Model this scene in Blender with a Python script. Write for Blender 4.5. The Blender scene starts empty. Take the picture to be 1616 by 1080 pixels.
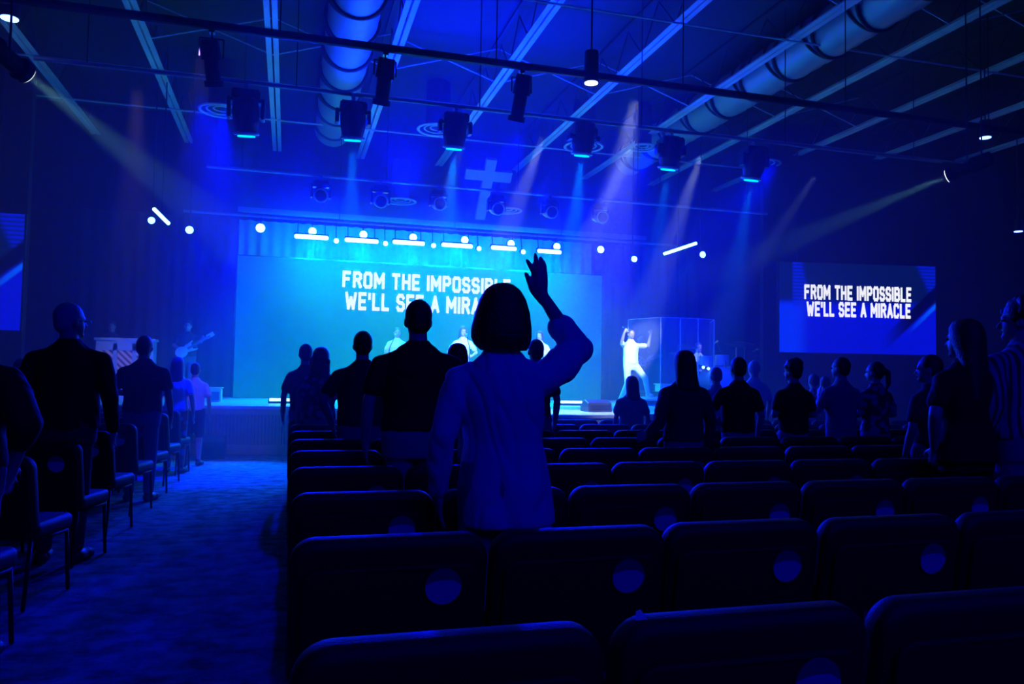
import bpy, bmesh, math, random
from mathutils import Vector, Matrix
random.seed(7)
PI = math.pi
R = math.radians
C = bpy.context.scene.collection
SC = bpy.context.scene

# ------------------------------------------------------------------ camera
F, W, H = 1230.0, 1616.0, 1080.0
CAM = Vector((0.0, 0.0, 1.345))
YAW, PITCH, ROLL = R(16.0), math.atan(58 / F), 0.0165
fwd = Vector((math.sin(YAW) * math.cos(PITCH), math.cos(YAW) * math.cos(PITCH), math.sin(PITCH)))
r0 = Vector((math.cos(YAW), -math.sin(YAW), 0))
u0 = r0.cross(fwd)
rgt = r0 * math.cos(ROLL) + u0 * math.sin(ROLL)
upv = u0 * math.cos(ROLL) - r0 * math.sin(ROLL)
cd = bpy.data.cameras.new('camera')
cam = bpy.data.objects.new('camera', cd)
C.objects.link(cam)
cam.matrix_world = Matrix(((rgt.x, upv.x, -fwd.x, CAM.x), (rgt.y, upv.y, -fwd.y, CAM.y), (rgt.z, upv.z, -fwd.z, CAM.z), (0, 0, 0, 1)))
cd.sensor_width = 36.0
cd.lens = F / W * 36.0
cd.clip_start = 0.05
cd.clip_end = 200
SC.camera = cam

# ------------------------------------------------------------------ world, view
wd = bpy.data.worlds.new('world')
SC.world = wd
wd.use_nodes = True
wd.node_tree.nodes['Background'].inputs[0].default_value = (0, 0, 0, 1)
wd.node_tree.nodes['Background'].inputs[1].default_value = 0
vs = SC.view_settings
vs.view_transform = 'Standard'
vs.look = 'None'
vs.gamma = 1
vs.use_curve_mapping = False
vs.exposure = 0.0
SC.cycles.use_denoising = True
SC.cycles.volume_bounces = 0
SC.cycles.max_bounces = 5
SC.cycles.sample_clamp_indirect = 4
SC.cycles.sample_clamp_direct = 0

BLUE = (0.0, 0.0015, 1.0)
CYAN = (0.0, 0.45, 0.9)

def spot(loc, target, energy, color=BLUE, angle=40, blend=0.5, size=0.08):
    d = bpy.data.lights.new('stage_spot', 'SPOT')
    d.energy = energy; d.color = color; d.spot_size = R(angle); d.spot_blend = blend; d.shadow_soft_size = size
    o = bpy.data.objects.new('stage_spot', d)
    C.objects.link(o)
    o.location = loc
    o.rotation_euler = (Vector(target) - Vector(loc)).to_track_quat('-Z', 'Y').to_euler()
    return o

def lamp_area(loc, target, energy, color, sx, sy):
    d = bpy.data.lights.new('wash', 'AREA')
    d.shape = 'RECTANGLE'; d.size = sx; d.size_y = sy; d.energy = energy; d.color = color
    o = bpy.data.objects.new('wash', d)
    C.objects.link(o)
    o.location = loc
    o.rotation_euler = (Vector(target) - Vector(loc)).to_track_quat('-Z', 'Y').to_euler()
    return o

def ray(px, py):
    return fwd * F + rgt * (px - W / 2) + upv * (H / 2 - py)

def PX(px, py, Y):
    d = ray(px, py)
    return CAM + d * ((Y - CAM.y) / d.y)

def PZ(px, py, z):
    d = ray(px, py)
    return CAM + d * ((z - CAM.z) / d.z)

# --- house and stage lighting (mostly at fixtures; some lamps are added only for their light)
STAGE_Z = 0.82
# blue washes from the rig over the stage
for x in (-1.2, 1.0, 3.2, 5.4, 7.6):
    spot((x, 10.97, 5.0), (x * 0.9 + 0.3, 17.0, 0.8), 4200, BLUE, 55, 0.8)
for x in (0.6, 2.0, 3.4, 4.8, 6.2):
    spot((x, 14.75, 4.75), (x, 12.6, 7.6), 3000, BLUE, 84, 0.9)       # added uplights that brighten the joists, not beams of the modelled movers
# blue back light from the upstage bar towards the house
for x in (0.3, 3.2, 6.2):
    spot((x, 17.4, 4.6), (x * 0.8 + 0.6, 6.0, 1.0), 5200, BLUE, 80, 0.8)
spot((-0.9, 11.0, 5.0), (-0.85, 11.2, 0.0), 9000, BLUE, 38, 0.9)
spot((-1.0, 17.3, 4.6), (-0.9, 11.6, 0.0), 6000, BLUE, 20, 0.9)
spot((-1.0, 9.3, 5.1), (-0.9, 13.8, 0.5), 4200, (0.42, 0.26, 0.9), 34, 0.8)
spot((-2.0, 11.0, 5.1), (-3.0, 17.0, 1.4), 450, (1.0, 0.72, 0.6), 16, 0.6)
# centre bar straight down on singers (white key light from the house)
KEY = (0.62, 0.85, 1.0)
# dim house fill from behind the camera (blue house lights)
lamp_area((3.5, -3.5, 6.6), (3.5, 4.0, 0.5), 230, (0.0, 0.0, 1.0), 9, 3)

# ------------------------------------------------------------------ materials
def mat(name, col, rough=0.6, metal=0.0, emis=None, estr=0.0, bump=0.0, bscale=40.0, var=0.0, vscale=8.0, spec=0.5, sheen=0.0):
    m = bpy.data.materials.new(name)
    m.use_nodes = True
    nt = m.node_tree
    b = nt.nodes['Principled BSDF']
    b.inputs['Base Color'].default_value = (*col, 1)
    b.inputs['Roughness'].default_value = rough
    b.inputs['Metallic'].default_value = metal
    b.inputs['Specular IOR Level'].default_value = spec
    if sheen:
        b.inputs['Sheen Weight'].default_value = sheen
        b.inputs['Sheen Roughness'].default_value = 0.4
    if emis:
        b.inputs['Emission Color'].default_value = (*emis, 1)
        b.inputs['Emission Strength'].default_value = estr
    tc = nt.nodes.new('ShaderNodeTexCoord')
    if bump:
        n = nt.nodes.new('ShaderNodeTexNoise'); n.inputs['Scale'].default_value = bscale; n.inputs['Detail'].default_value = 3
        bp = nt.nodes.new('ShaderNodeBump'); bp.inputs['Strength'].default_value = bump; bp.inputs['Distance'].default_value = 0.02
        nt.links.new(tc.outputs['Object'], n.inputs['Vector'])
        nt.links.new(n.outputs['Fac'], bp.inputs['Height'])
        nt.links.new(bp.outputs['Normal'], b.inputs['Normal'])
    if var:
        n = nt.nodes.new('ShaderNodeTexNoise'); n.inputs['Scale'].default_value = vscale; n.inputs['Detail'].default_value = 5
        mx = nt.nodes.new('ShaderNodeMix'); mx.data_type = 'RGBA'
        mx.inputs['A'].default_value = (*[c * (1 - var) for c in col], 1)
        mx.inputs['B'].default_value = (*[min(1, c * (1 + var)) for c in col], 1)
        nt.links.new(tc.outputs['Object'], n.inputs['Vector'])
        nt.links.new(n.outputs['Fac'], mx.inputs['Factor'])
        nt.links.new(mx.outputs['Result'], b.inputs['Base Color'])
    return m

def emit(name, col, s):
    m = bpy.data.materials.new(name); m.use_nodes = True
    nt = m.node_tree
    nt.nodes.remove(nt.nodes['Principled BSDF'])
    e = nt.nodes.new('ShaderNodeEmission'); e.inputs[0].default_value = (*col, 1); e.inputs[1].default_value = s
    nt.links.new(e.outputs[0], nt.nodes['Material Output'].inputs[0])
    return m

M = {}
M['black_metal'] = mat('black_metal', (0.02, 0.02, 0.022), 0.45, 0.3)
M['black_plastic'] = mat('black_plastic', (0.03, 0.03, 0.032), 0.35)
M['steel'] = mat('steel', (0.35, 0.35, 0.37), 0.5, 0.2, var=0.15)
M['chrome'] = mat('chrome', (0.75, 0.75, 0.77), 0.2, 1.0)
M['joist'] = mat('joist', (0.85, 0.86, 0.9), 0.6, 0.0, var=0.2, vscale=2)
M['duct'] = mat('duct', (0.42, 0.42, 0.46), 0.45, 0.2, var=0.1, vscale=2)
M['strap'] = mat('strap', (0.02, 0.02, 0.02), 0.7)
M['ring'] = mat('ring', (0.75, 0.75, 0.78), 0.5)
M['deck'] = mat('deck', (0.02, 0.02, 0.024), 0.8)
M['wall'] = mat('wall', (0.014, 0.014, 0.018), 0.85, var=0.2)
M['drape'] = mat('drape', (0.06, 0.06, 0.07), 0.9, bump=0.15, bscale=60)
M['chair_fabric'] = mat('chair_fabric', (0.006, 0.006, 0.007), 0.7, bump=0.25, bscale=220)
M['chair_pad'] = mat('chair_pad', (0.010, 0.010, 0.012), 0.55, bump=0.25, bscale=220)
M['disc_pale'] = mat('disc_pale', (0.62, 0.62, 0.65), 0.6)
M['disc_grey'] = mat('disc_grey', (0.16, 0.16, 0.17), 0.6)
M['drape_grey'] = mat('drape_grey', (0.4, 0.4, 0.42), 0.9, bump=0.15, bscale=60)
M['wood'] = mat('wood', (0.42, 0.30, 0.22), 0.55, var=0.25, vscale=6)
M['wood_dark'] = mat('wood_dark', (0.30, 0.21, 0.17), 0.6, var=0.25, vscale=9)
M['stage_top'] = mat('stage_top', (0.55, 0.55, 0.57), 0.35, var=0.1)
M['skin'] = mat('skin', (0.55, 0.36, 0.28), 0.5)
M['skin_dark'] = mat('skin_dark', (0.22, 0.12, 0.08), 0.5)
M['hair_dark'] = mat('hair_dark', (0.02, 0.015, 0.012), 0.45, bump=0.5, bscale=90, sheen=0.1)
M['hair_brown'] = mat('hair_brown', (0.05, 0.03, 0.02), 0.45, bump=0.5, bscale=90)
M['hair_grey'] = mat('hair_grey', (0.42, 0.42, 0.44), 0.5, bump=0.5, bscale=90)
M['black_cloth'] = mat('black_cloth', (0.006, 0.006, 0.007), 0.85, bump=0.5, bscale=11)
M['navy_cloth'] = mat('navy_cloth', (0.03, 0.03, 0.045), 0.85, bump=0.5, bscale=11)
M['grey_cloth'] = mat('grey_cloth', (0.2, 0.2, 0.23), 0.85, bump=0.5, bscale=11)
M['light_cloth'] = mat('light_cloth', (0.62, 0.63, 0.66), 0.85, bump=0.5, bscale=11)
M['white_cloth'] = mat('white_cloth', (0.9, 0.9, 0.9), 0.8, bump=0.4, bscale=11)
M['denim'] = mat('denim', (0.12, 0.15, 0.25), 0.85, bump=0.3, bscale=30)
M['khaki'] = mat('khaki', (0.42, 0.36, 0.27), 0.85, bump=0.3, bscale=20)
M['shoe'] = mat('shoe', (0.03, 0.03, 0.03), 0.5)
M['shoe_white'] = mat('shoe_white', (0.8, 0.8, 0.8), 0.5)
M['eye'] = mat('eye', (0.08, 0.06, 0.05), 0.2)
M['lip'] = mat('lip', (0.4, 0.16, 0.14), 0.5)
M['cream'] = mat('cream', (0.85, 0.8, 0.66), 0.35)
M['piano_paint'] = mat('piano_paint', (0.2, 0.42, 0.5), 0.5)
M['skin_drum'] = mat('drum_head', (0.85, 0.85, 0.83), 0.5)
M['drum_shell'] = mat('drum_shell', (0.5, 0.5, 0.55), 0.3, 0.3)
M['brass'] = mat('brass', (0.8, 0.65, 0.3), 0.3, 1.0)
M['paper'] = mat('paper', (0.9, 0.9, 0.92), 0.7)
M['lamp_white'] = emit('lamp_white', (0.12, 0.45, 1.0), 14)
M['lamp_blue'] = emit('lamp_blue', (0.08, 0.25, 1.0), 14)
M['bar_white'] = emit('bar_white', (0.3, 0.95, 1.0), 4.5)
M['house_lamp'] = emit('house_lamp', (0.15, 0.3, 1.0), 7)
M['spot_lens'] = emit('spot_lens', (0.85, 1.0, 0.95), 1.6)
M['lens_dim'] = mat('lens_glass', (0.02, 0.03, 0.05), 0.08)
M['lens_lit'] = emit('lens_lit', (0.0, 0.5, 1.0), 2.5)
M['text_white'] = emit('text_white', (1.0, 1.0, 0.98), 1.15)

def pattern_mat(name, c1, c2, scale, kind='noise', rough=0.85):
    m = bpy.data.materials.new(name); m.use_nodes = True
    nt = m.node_tree; b = nt.nodes['Principled BSDF']; b.inputs['Roughness'].default_value = rough
    tc = nt.nodes.new('ShaderNodeTexCoord')
    if kind == 'stripe':
        n = nt.nodes.new('ShaderNodeTexWave'); n.inputs['Scale'].default_value = scale; n.inputs['Distortion'].default_value = 0.6
        out = n.outputs['Fac']
    elif kind == 'chevron':
        n = nt.nodes.new('ShaderNodeTexWave'); n.inputs['Scale'].default_value = scale; n.wave_type = 'BANDS'; n.bands_direction = 'DIAGONAL'
        out = n.outputs['Fac']
    else:
        n = nt.nodes.new('ShaderNodeTexVoronoi'); n.inputs['Scale'].default_value = scale
        out = n.outputs['Distance']
    r = nt.nodes.new('ShaderNodeValToRGB')
    r.color_ramp.elements[0].position = 0.38; r.color_ramp.elements[0].color = (*c1, 1)
    r.color_ramp.elements[1].position = 0.5; r.color_ramp.elements[1].color = (*c2, 1)
    nt.links.new(tc.outputs['Object'], n.inputs['Vector'])
    nt.links.new(out, r.inputs['Fac'])
    nt.links.new(r.outputs['Color'], b.inputs['Base Color'])
    return m
M['floral'] = pattern_mat('floral', (0.3, 0.3, 0.34), (0.03, 0.03, 0.05), 14)
M['floral_red'] = pattern_mat('floral_red', (0.15, 0.3, 0.4), (0.85, 0.16, 0.10), 11)
M['striped'] = pattern_mat('striped', (0.03, 0.03, 0.05), (0.3, 0.3, 0.36), 7, 'stripe')
M['herringbone'] = pattern_mat('herringbone', (0.12, 0.08, 0.06), (0.9, 0.62, 0.45), 5, 'chevron')

# carpet
m = bpy.data.materials.new('carpet'); m.use_nodes = True
nt = m.node_tree; b = nt.nodes['Principled BSDF']; b.inputs['Roughness'].default_value = 0.9
b.inputs['Specular IOR Level'].default_value = 0.2
tc = nt.nodes.new('ShaderNodeTexCoord')
mp = nt.nodes.new('ShaderNodeMapping'); mp.inputs['Scale'].default_value = (2.2, 3.4, 1)
n1 = nt.nodes.new('ShaderNodeTexNoise'); n1.inputs['Scale'].default_value = 2.2; n1.inputs['Detail'].default_value = 9; n1.inputs['Roughness'].default_value = 0.75
rp = nt.nodes.new('ShaderNodeValToRGB')
rp.color_ramp.elements[0].position = 0.4; rp.color_ramp.elements[0].color = (0.05, 0.05, 0.06, 1)
rp.color_ramp.elements[1].position = 0.62; rp.color_ramp.elements[1].color = (0.36, 0.36, 0.4, 1)
n2 = nt.nodes.new('ShaderNodeTexNoise'); n2.inputs['Scale'].default_value = 150
bp = nt.nodes.new('ShaderNodeBump'); bp.inputs['Strength'].default_value = 0.5; bp.inputs['Distance'].default_value = 0.01
nt.links.new(tc.outputs['Object'], mp.inputs['Vector']); nt.links.new(mp.outputs['Vector'], n1.inputs['Vector'])
nt.links.new(n1.outputs['Fac'], rp.inputs['Fac']); nt.links.new(rp.outputs['Color'], b.inputs['Base Color'])
nt.links.new(tc.outputs['Object'], n2.inputs['Vector']); nt.links.new(n2.outputs['Fac'], bp.inputs['Height']); nt.links.new(bp.outputs['Normal'], b.inputs['Normal'])
M['carpet'] = m

# ---- LED screen pictures: small node calculator on UV
class NC:
    def __init__(s, name):
        s.m = bpy.data.materials.new(name); s.m.use_nodes = True
        s.nt = s.m.node_tree
        s.nt.nodes.remove(s.nt.nodes['Principled BSDF'])
        uv = s.nt.nodes.new('ShaderNodeTexCoord')
        sp = s.nt.nodes.new('ShaderNodeSeparateXYZ')
        s.nt.links.new(uv.outputs['UV'], sp.inputs[0])
        s.uvn = uv
        s.u, s.v = sp.outputs[0], sp.outputs[1]
    def op(s, o, a, b=None, c=None, clamp=False):
        n = s.nt.nodes.new('ShaderNodeMath'); n.operation = o; n.use_clamp = clamp
        for i, x in enumerate((a, b, c)):
            if x is None: continue
            if isinstance(x, (int, float)): n.inputs[i].default_value = x
            else: s.nt.links.new(x, n.inputs[i])
        return n.outputs[0]
    def step(s, x, lo, hi):      # smooth 0..1 between lo and hi
        n = s.nt.nodes.new('ShaderNodeMapRange'); n.interpolation_type = 'SMOOTHSTEP'
        n.inputs['From Min'].default_value = lo; n.inputs['From Max'].default_value = hi
        s.nt.links.new(x, n.inputs['Value'])
        return n.outputs[0]
    def mix(s, f, a, b):
        n = s.nt.nodes.new('ShaderNodeMix'); n.data_type = 'RGBA'
        for k, x in (('Factor', f), ('A', a), ('B', b)):
            if isinstance(x, tuple): n.inputs[k].default_value = (*x, 1)
            elif isinstance(x, (int, float)): n.inputs[k].default_value = x
            else: s.nt.links.new(x, n.inputs[k])
        return n.outputs['Result']
    def noise(s, scale):
        n = s.nt.nodes.new('ShaderNodeTexNoise'); n.inputs['Scale'].default_value = scale; n.inputs['Detail'].default_value = 4
        s.nt.links.new(s.uvn.outputs['UV'], n.inputs['Vector'])
        return n.outputs['Fac']
    def finish(s, col, strength):
        e = s.nt.nodes.new('ShaderNodeEmission'); s.nt.links.new(col, e.inputs[0]); e.inputs[1].default_value = strength
        s.nt.links.new(e.outputs[0], s.nt.nodes['Material Output'].inputs[0])
        return s.m

n = NC('main_screen_picture')
cx = n.op('ABSOLUTE', n.op('SUBTRACT', n.u, 0.5))
side = n.step(cx, 0.08, 0.52)
col = n.mix(side, (0.0, 0.40, 0.16), (0.0, 0.17, 0.55))
top = n.step(n.v, 0.45, 1.0)
haze_glow = n.op('MULTIPLY', top, n.op('SUBTRACT', 1.0, n.step(cx, 0.25, 0.5)))
col = n.mix(haze_glow, col, (0.0, 0.85, 0.40))  # teal top: partly glow of lamp-lit haze, painted into the picture
low = n.op('SUBTRACT', 1.0, n.step(n.v, 0.0, 0.35))
col = n.mix(n.op('MULTIPLY', low, 0.35), col, (0.0, 0.46, 0.5))
# diagonal light streak lower right
dd = n.op('SUBTRACT', n.v, n.op('ADD', n.op('MULTIPLY', n.op('SUBTRACT', n.u, 1.0), 1.9), 0.44))
streak = n.op('SUBTRACT', 1.0, n.step(n.op('ABSOLUTE', dd), 0.02, 0.07))
streak = n.op('MULTIPLY', streak, n.step(n.u, 0.8, 0.98))
col = n.mix(n.op('MULTIPLY', streak, 0.4), col, (0.0, 0.4, 0.62))
smoke = n.step(n.noise(5), 0.5, 0.75)
col = n.mix(n.op('MULTIPLY', smoke, 0.3), col, (0.0, 0.22, 0.3))
M['main_picture'] = n.finish(col, 0.62)

n = NC('side_screen_picture')
col = n.mix(n.step(n.v, 0.5, 0.62), (0.0, 0.004, 0.75), (0.0, 0.006, 0.05))
leftb = n.op('SUBTRACT', 1.0, n.step(n.u, 0.1, 0.2))
col = n.mix(n.op('MULTIPLY', leftb, n.op('SUBTRACT', 1.0, n.step(n.v, 0.5, 0.6))), col, (0.0, 0.03, 1.0))
lines = n.step(n.op('FRACT', n.op('MULTIPLY', n.v, 26)), 0.35, 0.6)
lines = n.op('ADD', n.op('MULTIPLY', lines, 0.7), 0.3)
c1 = n.op('MULTIPLY', n.step(n.u, 0.075, 0.09), n.op('SUBTRACT', 1.0, n.step(n.op('ADD', n.u, n.op('MULTIPLY', n.v, 0.12)), 0.245, 0.28)))
c1 = n.op('MULTIPLY', c1, n.step(n.v, 0.45, 0.56))
col = n.mix(n.op('MULTIPLY', c1, lines), col, (0.0, 0.015, 0.8))
c2 = n.step(n.op('SUBTRACT', n.u, n.op('MULTIPLY', n.op('SUBTRACT', 1.0, n.v), 0.25)), 0.86, 0.9)
c2 = n.op('MULTIPLY', c2, n.step(n.v, 0.58, 0.62))
col = n.mix(n.op('MULTIPLY', c2, lines), col, (0.0, 0.01, 0.75))
d = n.op('SUBTRACT', n.v, n.op('MULTIPLY', n.op('SUBTRACT', n.u, 0.66), 1.72))   # diagonal
band = n.op('MULTIPLY', n.step(d, 0.0, 0.05), n.op('SUBTRACT', 1.0, n.step(d, 0.17, 0.22)))
col = n.mix(n.op('MULTIPLY', band, n.step(n.u, 0.62, 0.85)), col, (0.0, 0.0, 0.02))
ln = n.op('SUBTRACT', 1.0, n.step(n.op('ABSOLUTE', n.op('ADD', d, 0.03)), 0.01, 0.045))
col = n.mix(n.op('MULTIPLY', ln, n.step(n.u, 0.8, 1.0)), col, (0.0, 0.11, 1.0))
M['side_picture'] = n.finish(col, 1.0)

# ------------------------------------------------------------------ helpers
def obj(name, bm, m, parent=None, smooth=False):
    me = bpy.data.meshes.new(name)
    bm.to_mesh(me); bm.free()
    if m: me.materials.append(m)
    if smooth:
        me.polygons.foreach_set('use_smooth', [True] * len(me.polygons))
    o = bpy.data.objects.new(name, me)
    C.objects.link(o)
    if parent: o.parent = parent
    return o

def tag(o, label, cat, group=None, kind=None):
    o['label'] = label; o['category'] = cat
    if group: o['group'] = group
    if kind: o['kind'] = kind
    return o

def thing(name, label, cat, loc=(0, 0, 0), rz=0, group=None):
    o = bpy.data.objects.new(name, None); C.objects.link(o)
    o.location = loc; o.rotation_euler = (0, 0, rz)
    o.empty_display_size = 0.1
    return tag(o, label, cat, group)

def struct(name, bm, m, parent=None):
    o = obj(name, bm, m, parent)
    if not parent: o['kind'] = 'structure'
    return o

def dup(root, loc, rz=None, label=None, group=None):
    r = root.copy(); C.objects.link(r); r.location = loc
    if rz is not None: r.rotation_euler = (root.rotation_euler[0], root.rotation_euler[1], rz)
    if label: r['label'] = label
    if group: r['group'] = group
    for ch in list(root.children):
        c = ch.copy(); C.objects.link(c); c.parent = r
        for g in list(ch.children):
            d = g.copy(); C.objects.link(d); d.parent = c
    return r

def box(bm, c, s, rot=None):
    mt = Matrix.Translation(c)
    if rot is not None: mt = mt @ rot
    mt = mt @ Matrix.Diagonal((*s, 1))
    return bmesh.ops.create_cube(bm, size=1, matrix=mt)['verts']

def frame_for(d):
    d = Vector(d).normalized()
    return d.to_track_quat('Z', 'Y').to_matrix().to_4x4()

def tube(bm, a, b, r1, r2=None, seg=10, caps=True):
    a, b = Vector(a), Vector(b)
    if r2 is None: r2 = r1
    L = (b - a).length
    if L < 1e-6: return
    mt = Matrix.Translation((a + b) / 2) @ frame_for(b - a)
    bmesh.ops.create_cone(bm, cap_ends=caps, segments=seg, radius1=r1, radius2=r2, depth=L, matrix=mt)

def sphere(bm, c, r, seg=12, rings=8, rot=None):
    if isinstance(r, (int, float)): r = (r, r, r)
    mt = Matrix.Translation(c)
    if rot is not None: mt = mt @ rot
    bmesh.ops.create_uvsphere(bm, u_segments=seg, v_segments=rings, radius=1, matrix=mt @ Matrix.Diagonal((*r, 1)))

def torus(bm, c, R1, r, seg=32, sub=8, rot=None):
    mt = Matrix.Translation(c)
    if rot is not None: mt = mt @ rot
    vs_ = []
    for i in range(seg):
        a = 2 * PI * i / seg
        row = []
        for j in range(sub):
            t = 2 * PI * j / sub
            p = Vector(((R1 + r * math.cos(t)) * math.cos(a), (R1 + r * math.cos(t)) * math.sin(a), r * math.sin(t)))
            row.append(bm.verts.new(mt @ p))
        vs_.append(row)
    for i in range(seg):
        for j in range(sub):
            bm.faces.new((vs_[i][j], vs_[(i + 1) % seg][j], vs_[(i + 1) % seg][(j + 1) % sub], vs_[i][(j + 1) % sub]))

def loft(bm, rings, seg=20, power=2.3):
    """rings: (z, cx, cy, rx, ry) closed with caps"""
    rows = []
    for (z, cx, cy, rx, ry) in rings:
        row = []
        for i in range(seg):
            a = 2 * PI * i / seg
            ca, sa = math.cos(a), math.sin(a)
            row.append(bm.verts.new((cx + rx * math.copysign(abs(ca) ** (2 / power), ca), cy + ry * math.copysign(abs(sa) ** (2 / power), sa), z)))
        rows.append(row)
    for k in range(len(rows) - 1):
        for i in range(seg):
            bm.faces.new((rows[k][i], rows[k][(i + 1) % seg], rows[k + 1][(i + 1) % seg], rows[k + 1][i]))
    bm.faces.new(list(reversed(rows[0]))); bm.faces.new(rows[-1])

def limb(bm, pts, rad, seg=12):
    for i in range(len(pts) - 1):
        tube(bm, pts[i], pts[i + 1], rad[i], rad[i + 1], seg)
    for p, r in zip(pts, rad):
        sphere(bm, p, r * 0.999, seg, 8)

_tmp_m = None
def remesh(bm, voxel, smooth=6, disp=None):
    """union of closed pieces -> one continuous surface"""
    me = bpy.data.meshes.new('tmp'); bm.to_mesh(me); bm.free()
    o = bpy.data.objects.new('tmp', me); C.objects.link(o)
    md = o.modifiers.new('r', 'REMESH'); md.mode = 'VOXEL'; md.voxel_size = voxel; md.use_smooth_shade = True
    if smooth:
        sm = o.modifiers.new('s', 'SMOOTH'); sm.iterations = smooth; sm.factor = 0.5
    dg = bpy.context.evaluated_depsgraph_get()
    ev = o.evaluated_get(dg)
    out = bpy.data.meshes.new_from_object(ev, preserve_all_data_layers=False, depsgraph=dg)
    bpy.data.objects.remove(o); bpy.data.meshes.remove(me)
    out.materials.clear()
    return out

from mathutils import noise as mnoise
def folds(me, s, k):
    off = random.uniform(0, 50)
    nv = len(me.vertices); co = [0.0] * (nv * 3); no = [0.0] * (nv * 3)
    me.vertices.foreach_get('co', co); me.vertex_normals.foreach_get('vector', no)
    nz = mnoise.noise
    for i in range(nv):
        x, y, z = co[3 * i:3 * i + 3]
        a = abs(nz((x * 7 + off, y * 7, z * 3.2 + x * 4))) - 0.2
        d = k * s * (0.011 * nz((x * 9 + off, y * 9, z * 4)) - 0.012 * max(0, 0.12 - abs(a)) * 4 + 0.006)
        co[3 * i] += no[3 * i] * d; co[3 * i + 1] += no[3 * i + 1] * d; co[3 * i + 2] += no[3 * i + 2] * d * 0.5
    me.vertices.foreach_set('co', co); me.update()
    return me

def mobj(name, me, m, parent):
    me.name = name
    me.materials.append(m)
    o = bpy.data.objects.new(name, me); C.objects.link(o); o.parent = parent
    return o

def ring_pts(o, n, r): pass

# ------------------------------------------------------------------ the setting
XL, XR, YB, YF, ZC = -11.0, 18.0, 20.2, -6.0, 7.65
def slab(name, x0, x1, y0, y1, z0, z1, m):
    bm = bmesh.new(); box(bm, ((x0 + x1) / 2, (y0 + y1) / 2, (z0 + z1) / 2), (x1 - x0, y1 - y0, z1 - z0))
    return struct(name, bm, m)
slab('floor', XL, XR, YF, YB, -0.2, 0.0, M['carpet'])
slab('ceiling', XL, XR, YF, YB, ZC, ZC + 0.2, M['deck'])
slab('wall_back', XL, XR, YB, YB + 0.2, 0, ZC, M['wall'])
slab('wall_left', XL - 0.2, XL, YF, YB, 0, ZC, M['wall'])
slab('wall_right', XR, XR + 0.2, YF, YB, 0, ZC, M['wall'])
slab('wall_front', XL, XR, YF - 0.2, YF, 0, ZC, M['wall'])
# wings that carry the side screens
bm = bmesh.new(); box(bm, (-7.85, 16.45, ZC / 2), (6.2, 0.2, ZC)); struct('wall_wing_left', bm, M['wall'])
SA = math.atan2(15.3 - 16.0, 15.03 - 11.15)
bm = bmesh.new(); box(bm, (14.4, 15.76, ZC / 2), (7.0, 0.2, ZC), Matrix.Rotation(SA, 4, 'Z')); struct('wall_wing_right', bm, M['wall'])

# stage platform
front = [(-4.75, 14.15), (-2.0, 13.85), (-0.1, 13.62), (0.5, 13.1), (1.2, 12.25), (2.0, 11.6), (2.7, 11.15), (3.3, 10.98), (4.3, 10.92), (5.3, 11.15), (6.2, 11.8), (7.0, 12.8), (7.6, 13.4), (9.5, 13.7), (10.8, 13.9)]
bm = bmesh.new()
def poly_prism(bm, pts, z0, z1):
    lo = [bm.verts.new((x, y, z0)) for x, y in pts]; hi = [bm.verts.new((x, y, z1)) for x, y in pts]
    n_ = len(pts)
    bm.faces.new(list(reversed(lo))); bm.faces.new(hi)
    for i in range(n_): bm.faces.new((lo[i], lo[(i + 1) % n_], hi[(i + 1) % n_], hi[i]))
stage = thing('stage', 'curved stage platform with pale top and ribbed wooden front', 'stage', (3.2, 15, 0))
def local(bm, o):
    bmesh.ops.translate(bm, verts=bm.verts, vec=-Vector(o.location)); return bm
fr_in = [(x, y + 0.06) for x, y in front]
poly_prism(bm, fr_in + [(10.8, 20.1), (-4.75, 20.1)], 0.0, STAGE_Z - 0.05); bmesh.ops.recalc_face_normals(bm, faces=bm.faces)
obj('platform', local(bm, stage), M['wood_dark'], stage)
bm = bmesh.new(); poly_prism(bm, [(x, y - 0.03) for x, y in front] + [(10.8, 20.1), (-4.75, 20.1)], STAGE_Z - 0.05, STAGE_Z); bmesh.ops.recalc_face_normals(bm, faces=bm.faces)
obj('stage_floor', local(bm, stage), M['stage_top'], stage)
bm = bmesh.new(); bk = bmesh.new(); bt = bmesh.new()
for (a, b_) in zip(front[:-1], front[1:]):
    a, b_ = Vector((*a, 0)), Vector((*b_, 0)); L = (b_ - a).length; d_ = (b_ - a) / L; ang = math.atan2(d_.y, d_.x)
    rot = Matrix.Rotation(ang, 4, 'Z'); n_ = int(L / 0.055)
    for i in range(n_):
        p = a + d_ * (i + 0.5) * L / n_
        box(bm, (p.x, p.y + 0.03, 0.43), (0.034, 0.03, 0.5), rot)
    mid = (a + b_) / 2
    box(bk, (mid.x, mid.y + 0.02, 0.10), (L, 0.06, 0.16), rot)
    box(bt, (mid.x, mid.y + 0.01, 0.725), (L, 0.06, 0.09), rot)
o = obj('front_ribs', local(bm, stage), M['wood_dark'], stage); o['kind'] = 'stuff'
obj('kick_board', local(bk, stage), M['wood'], stage)
obj('edge_trim', local(bt, stage), M['wood'], stage)

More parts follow.
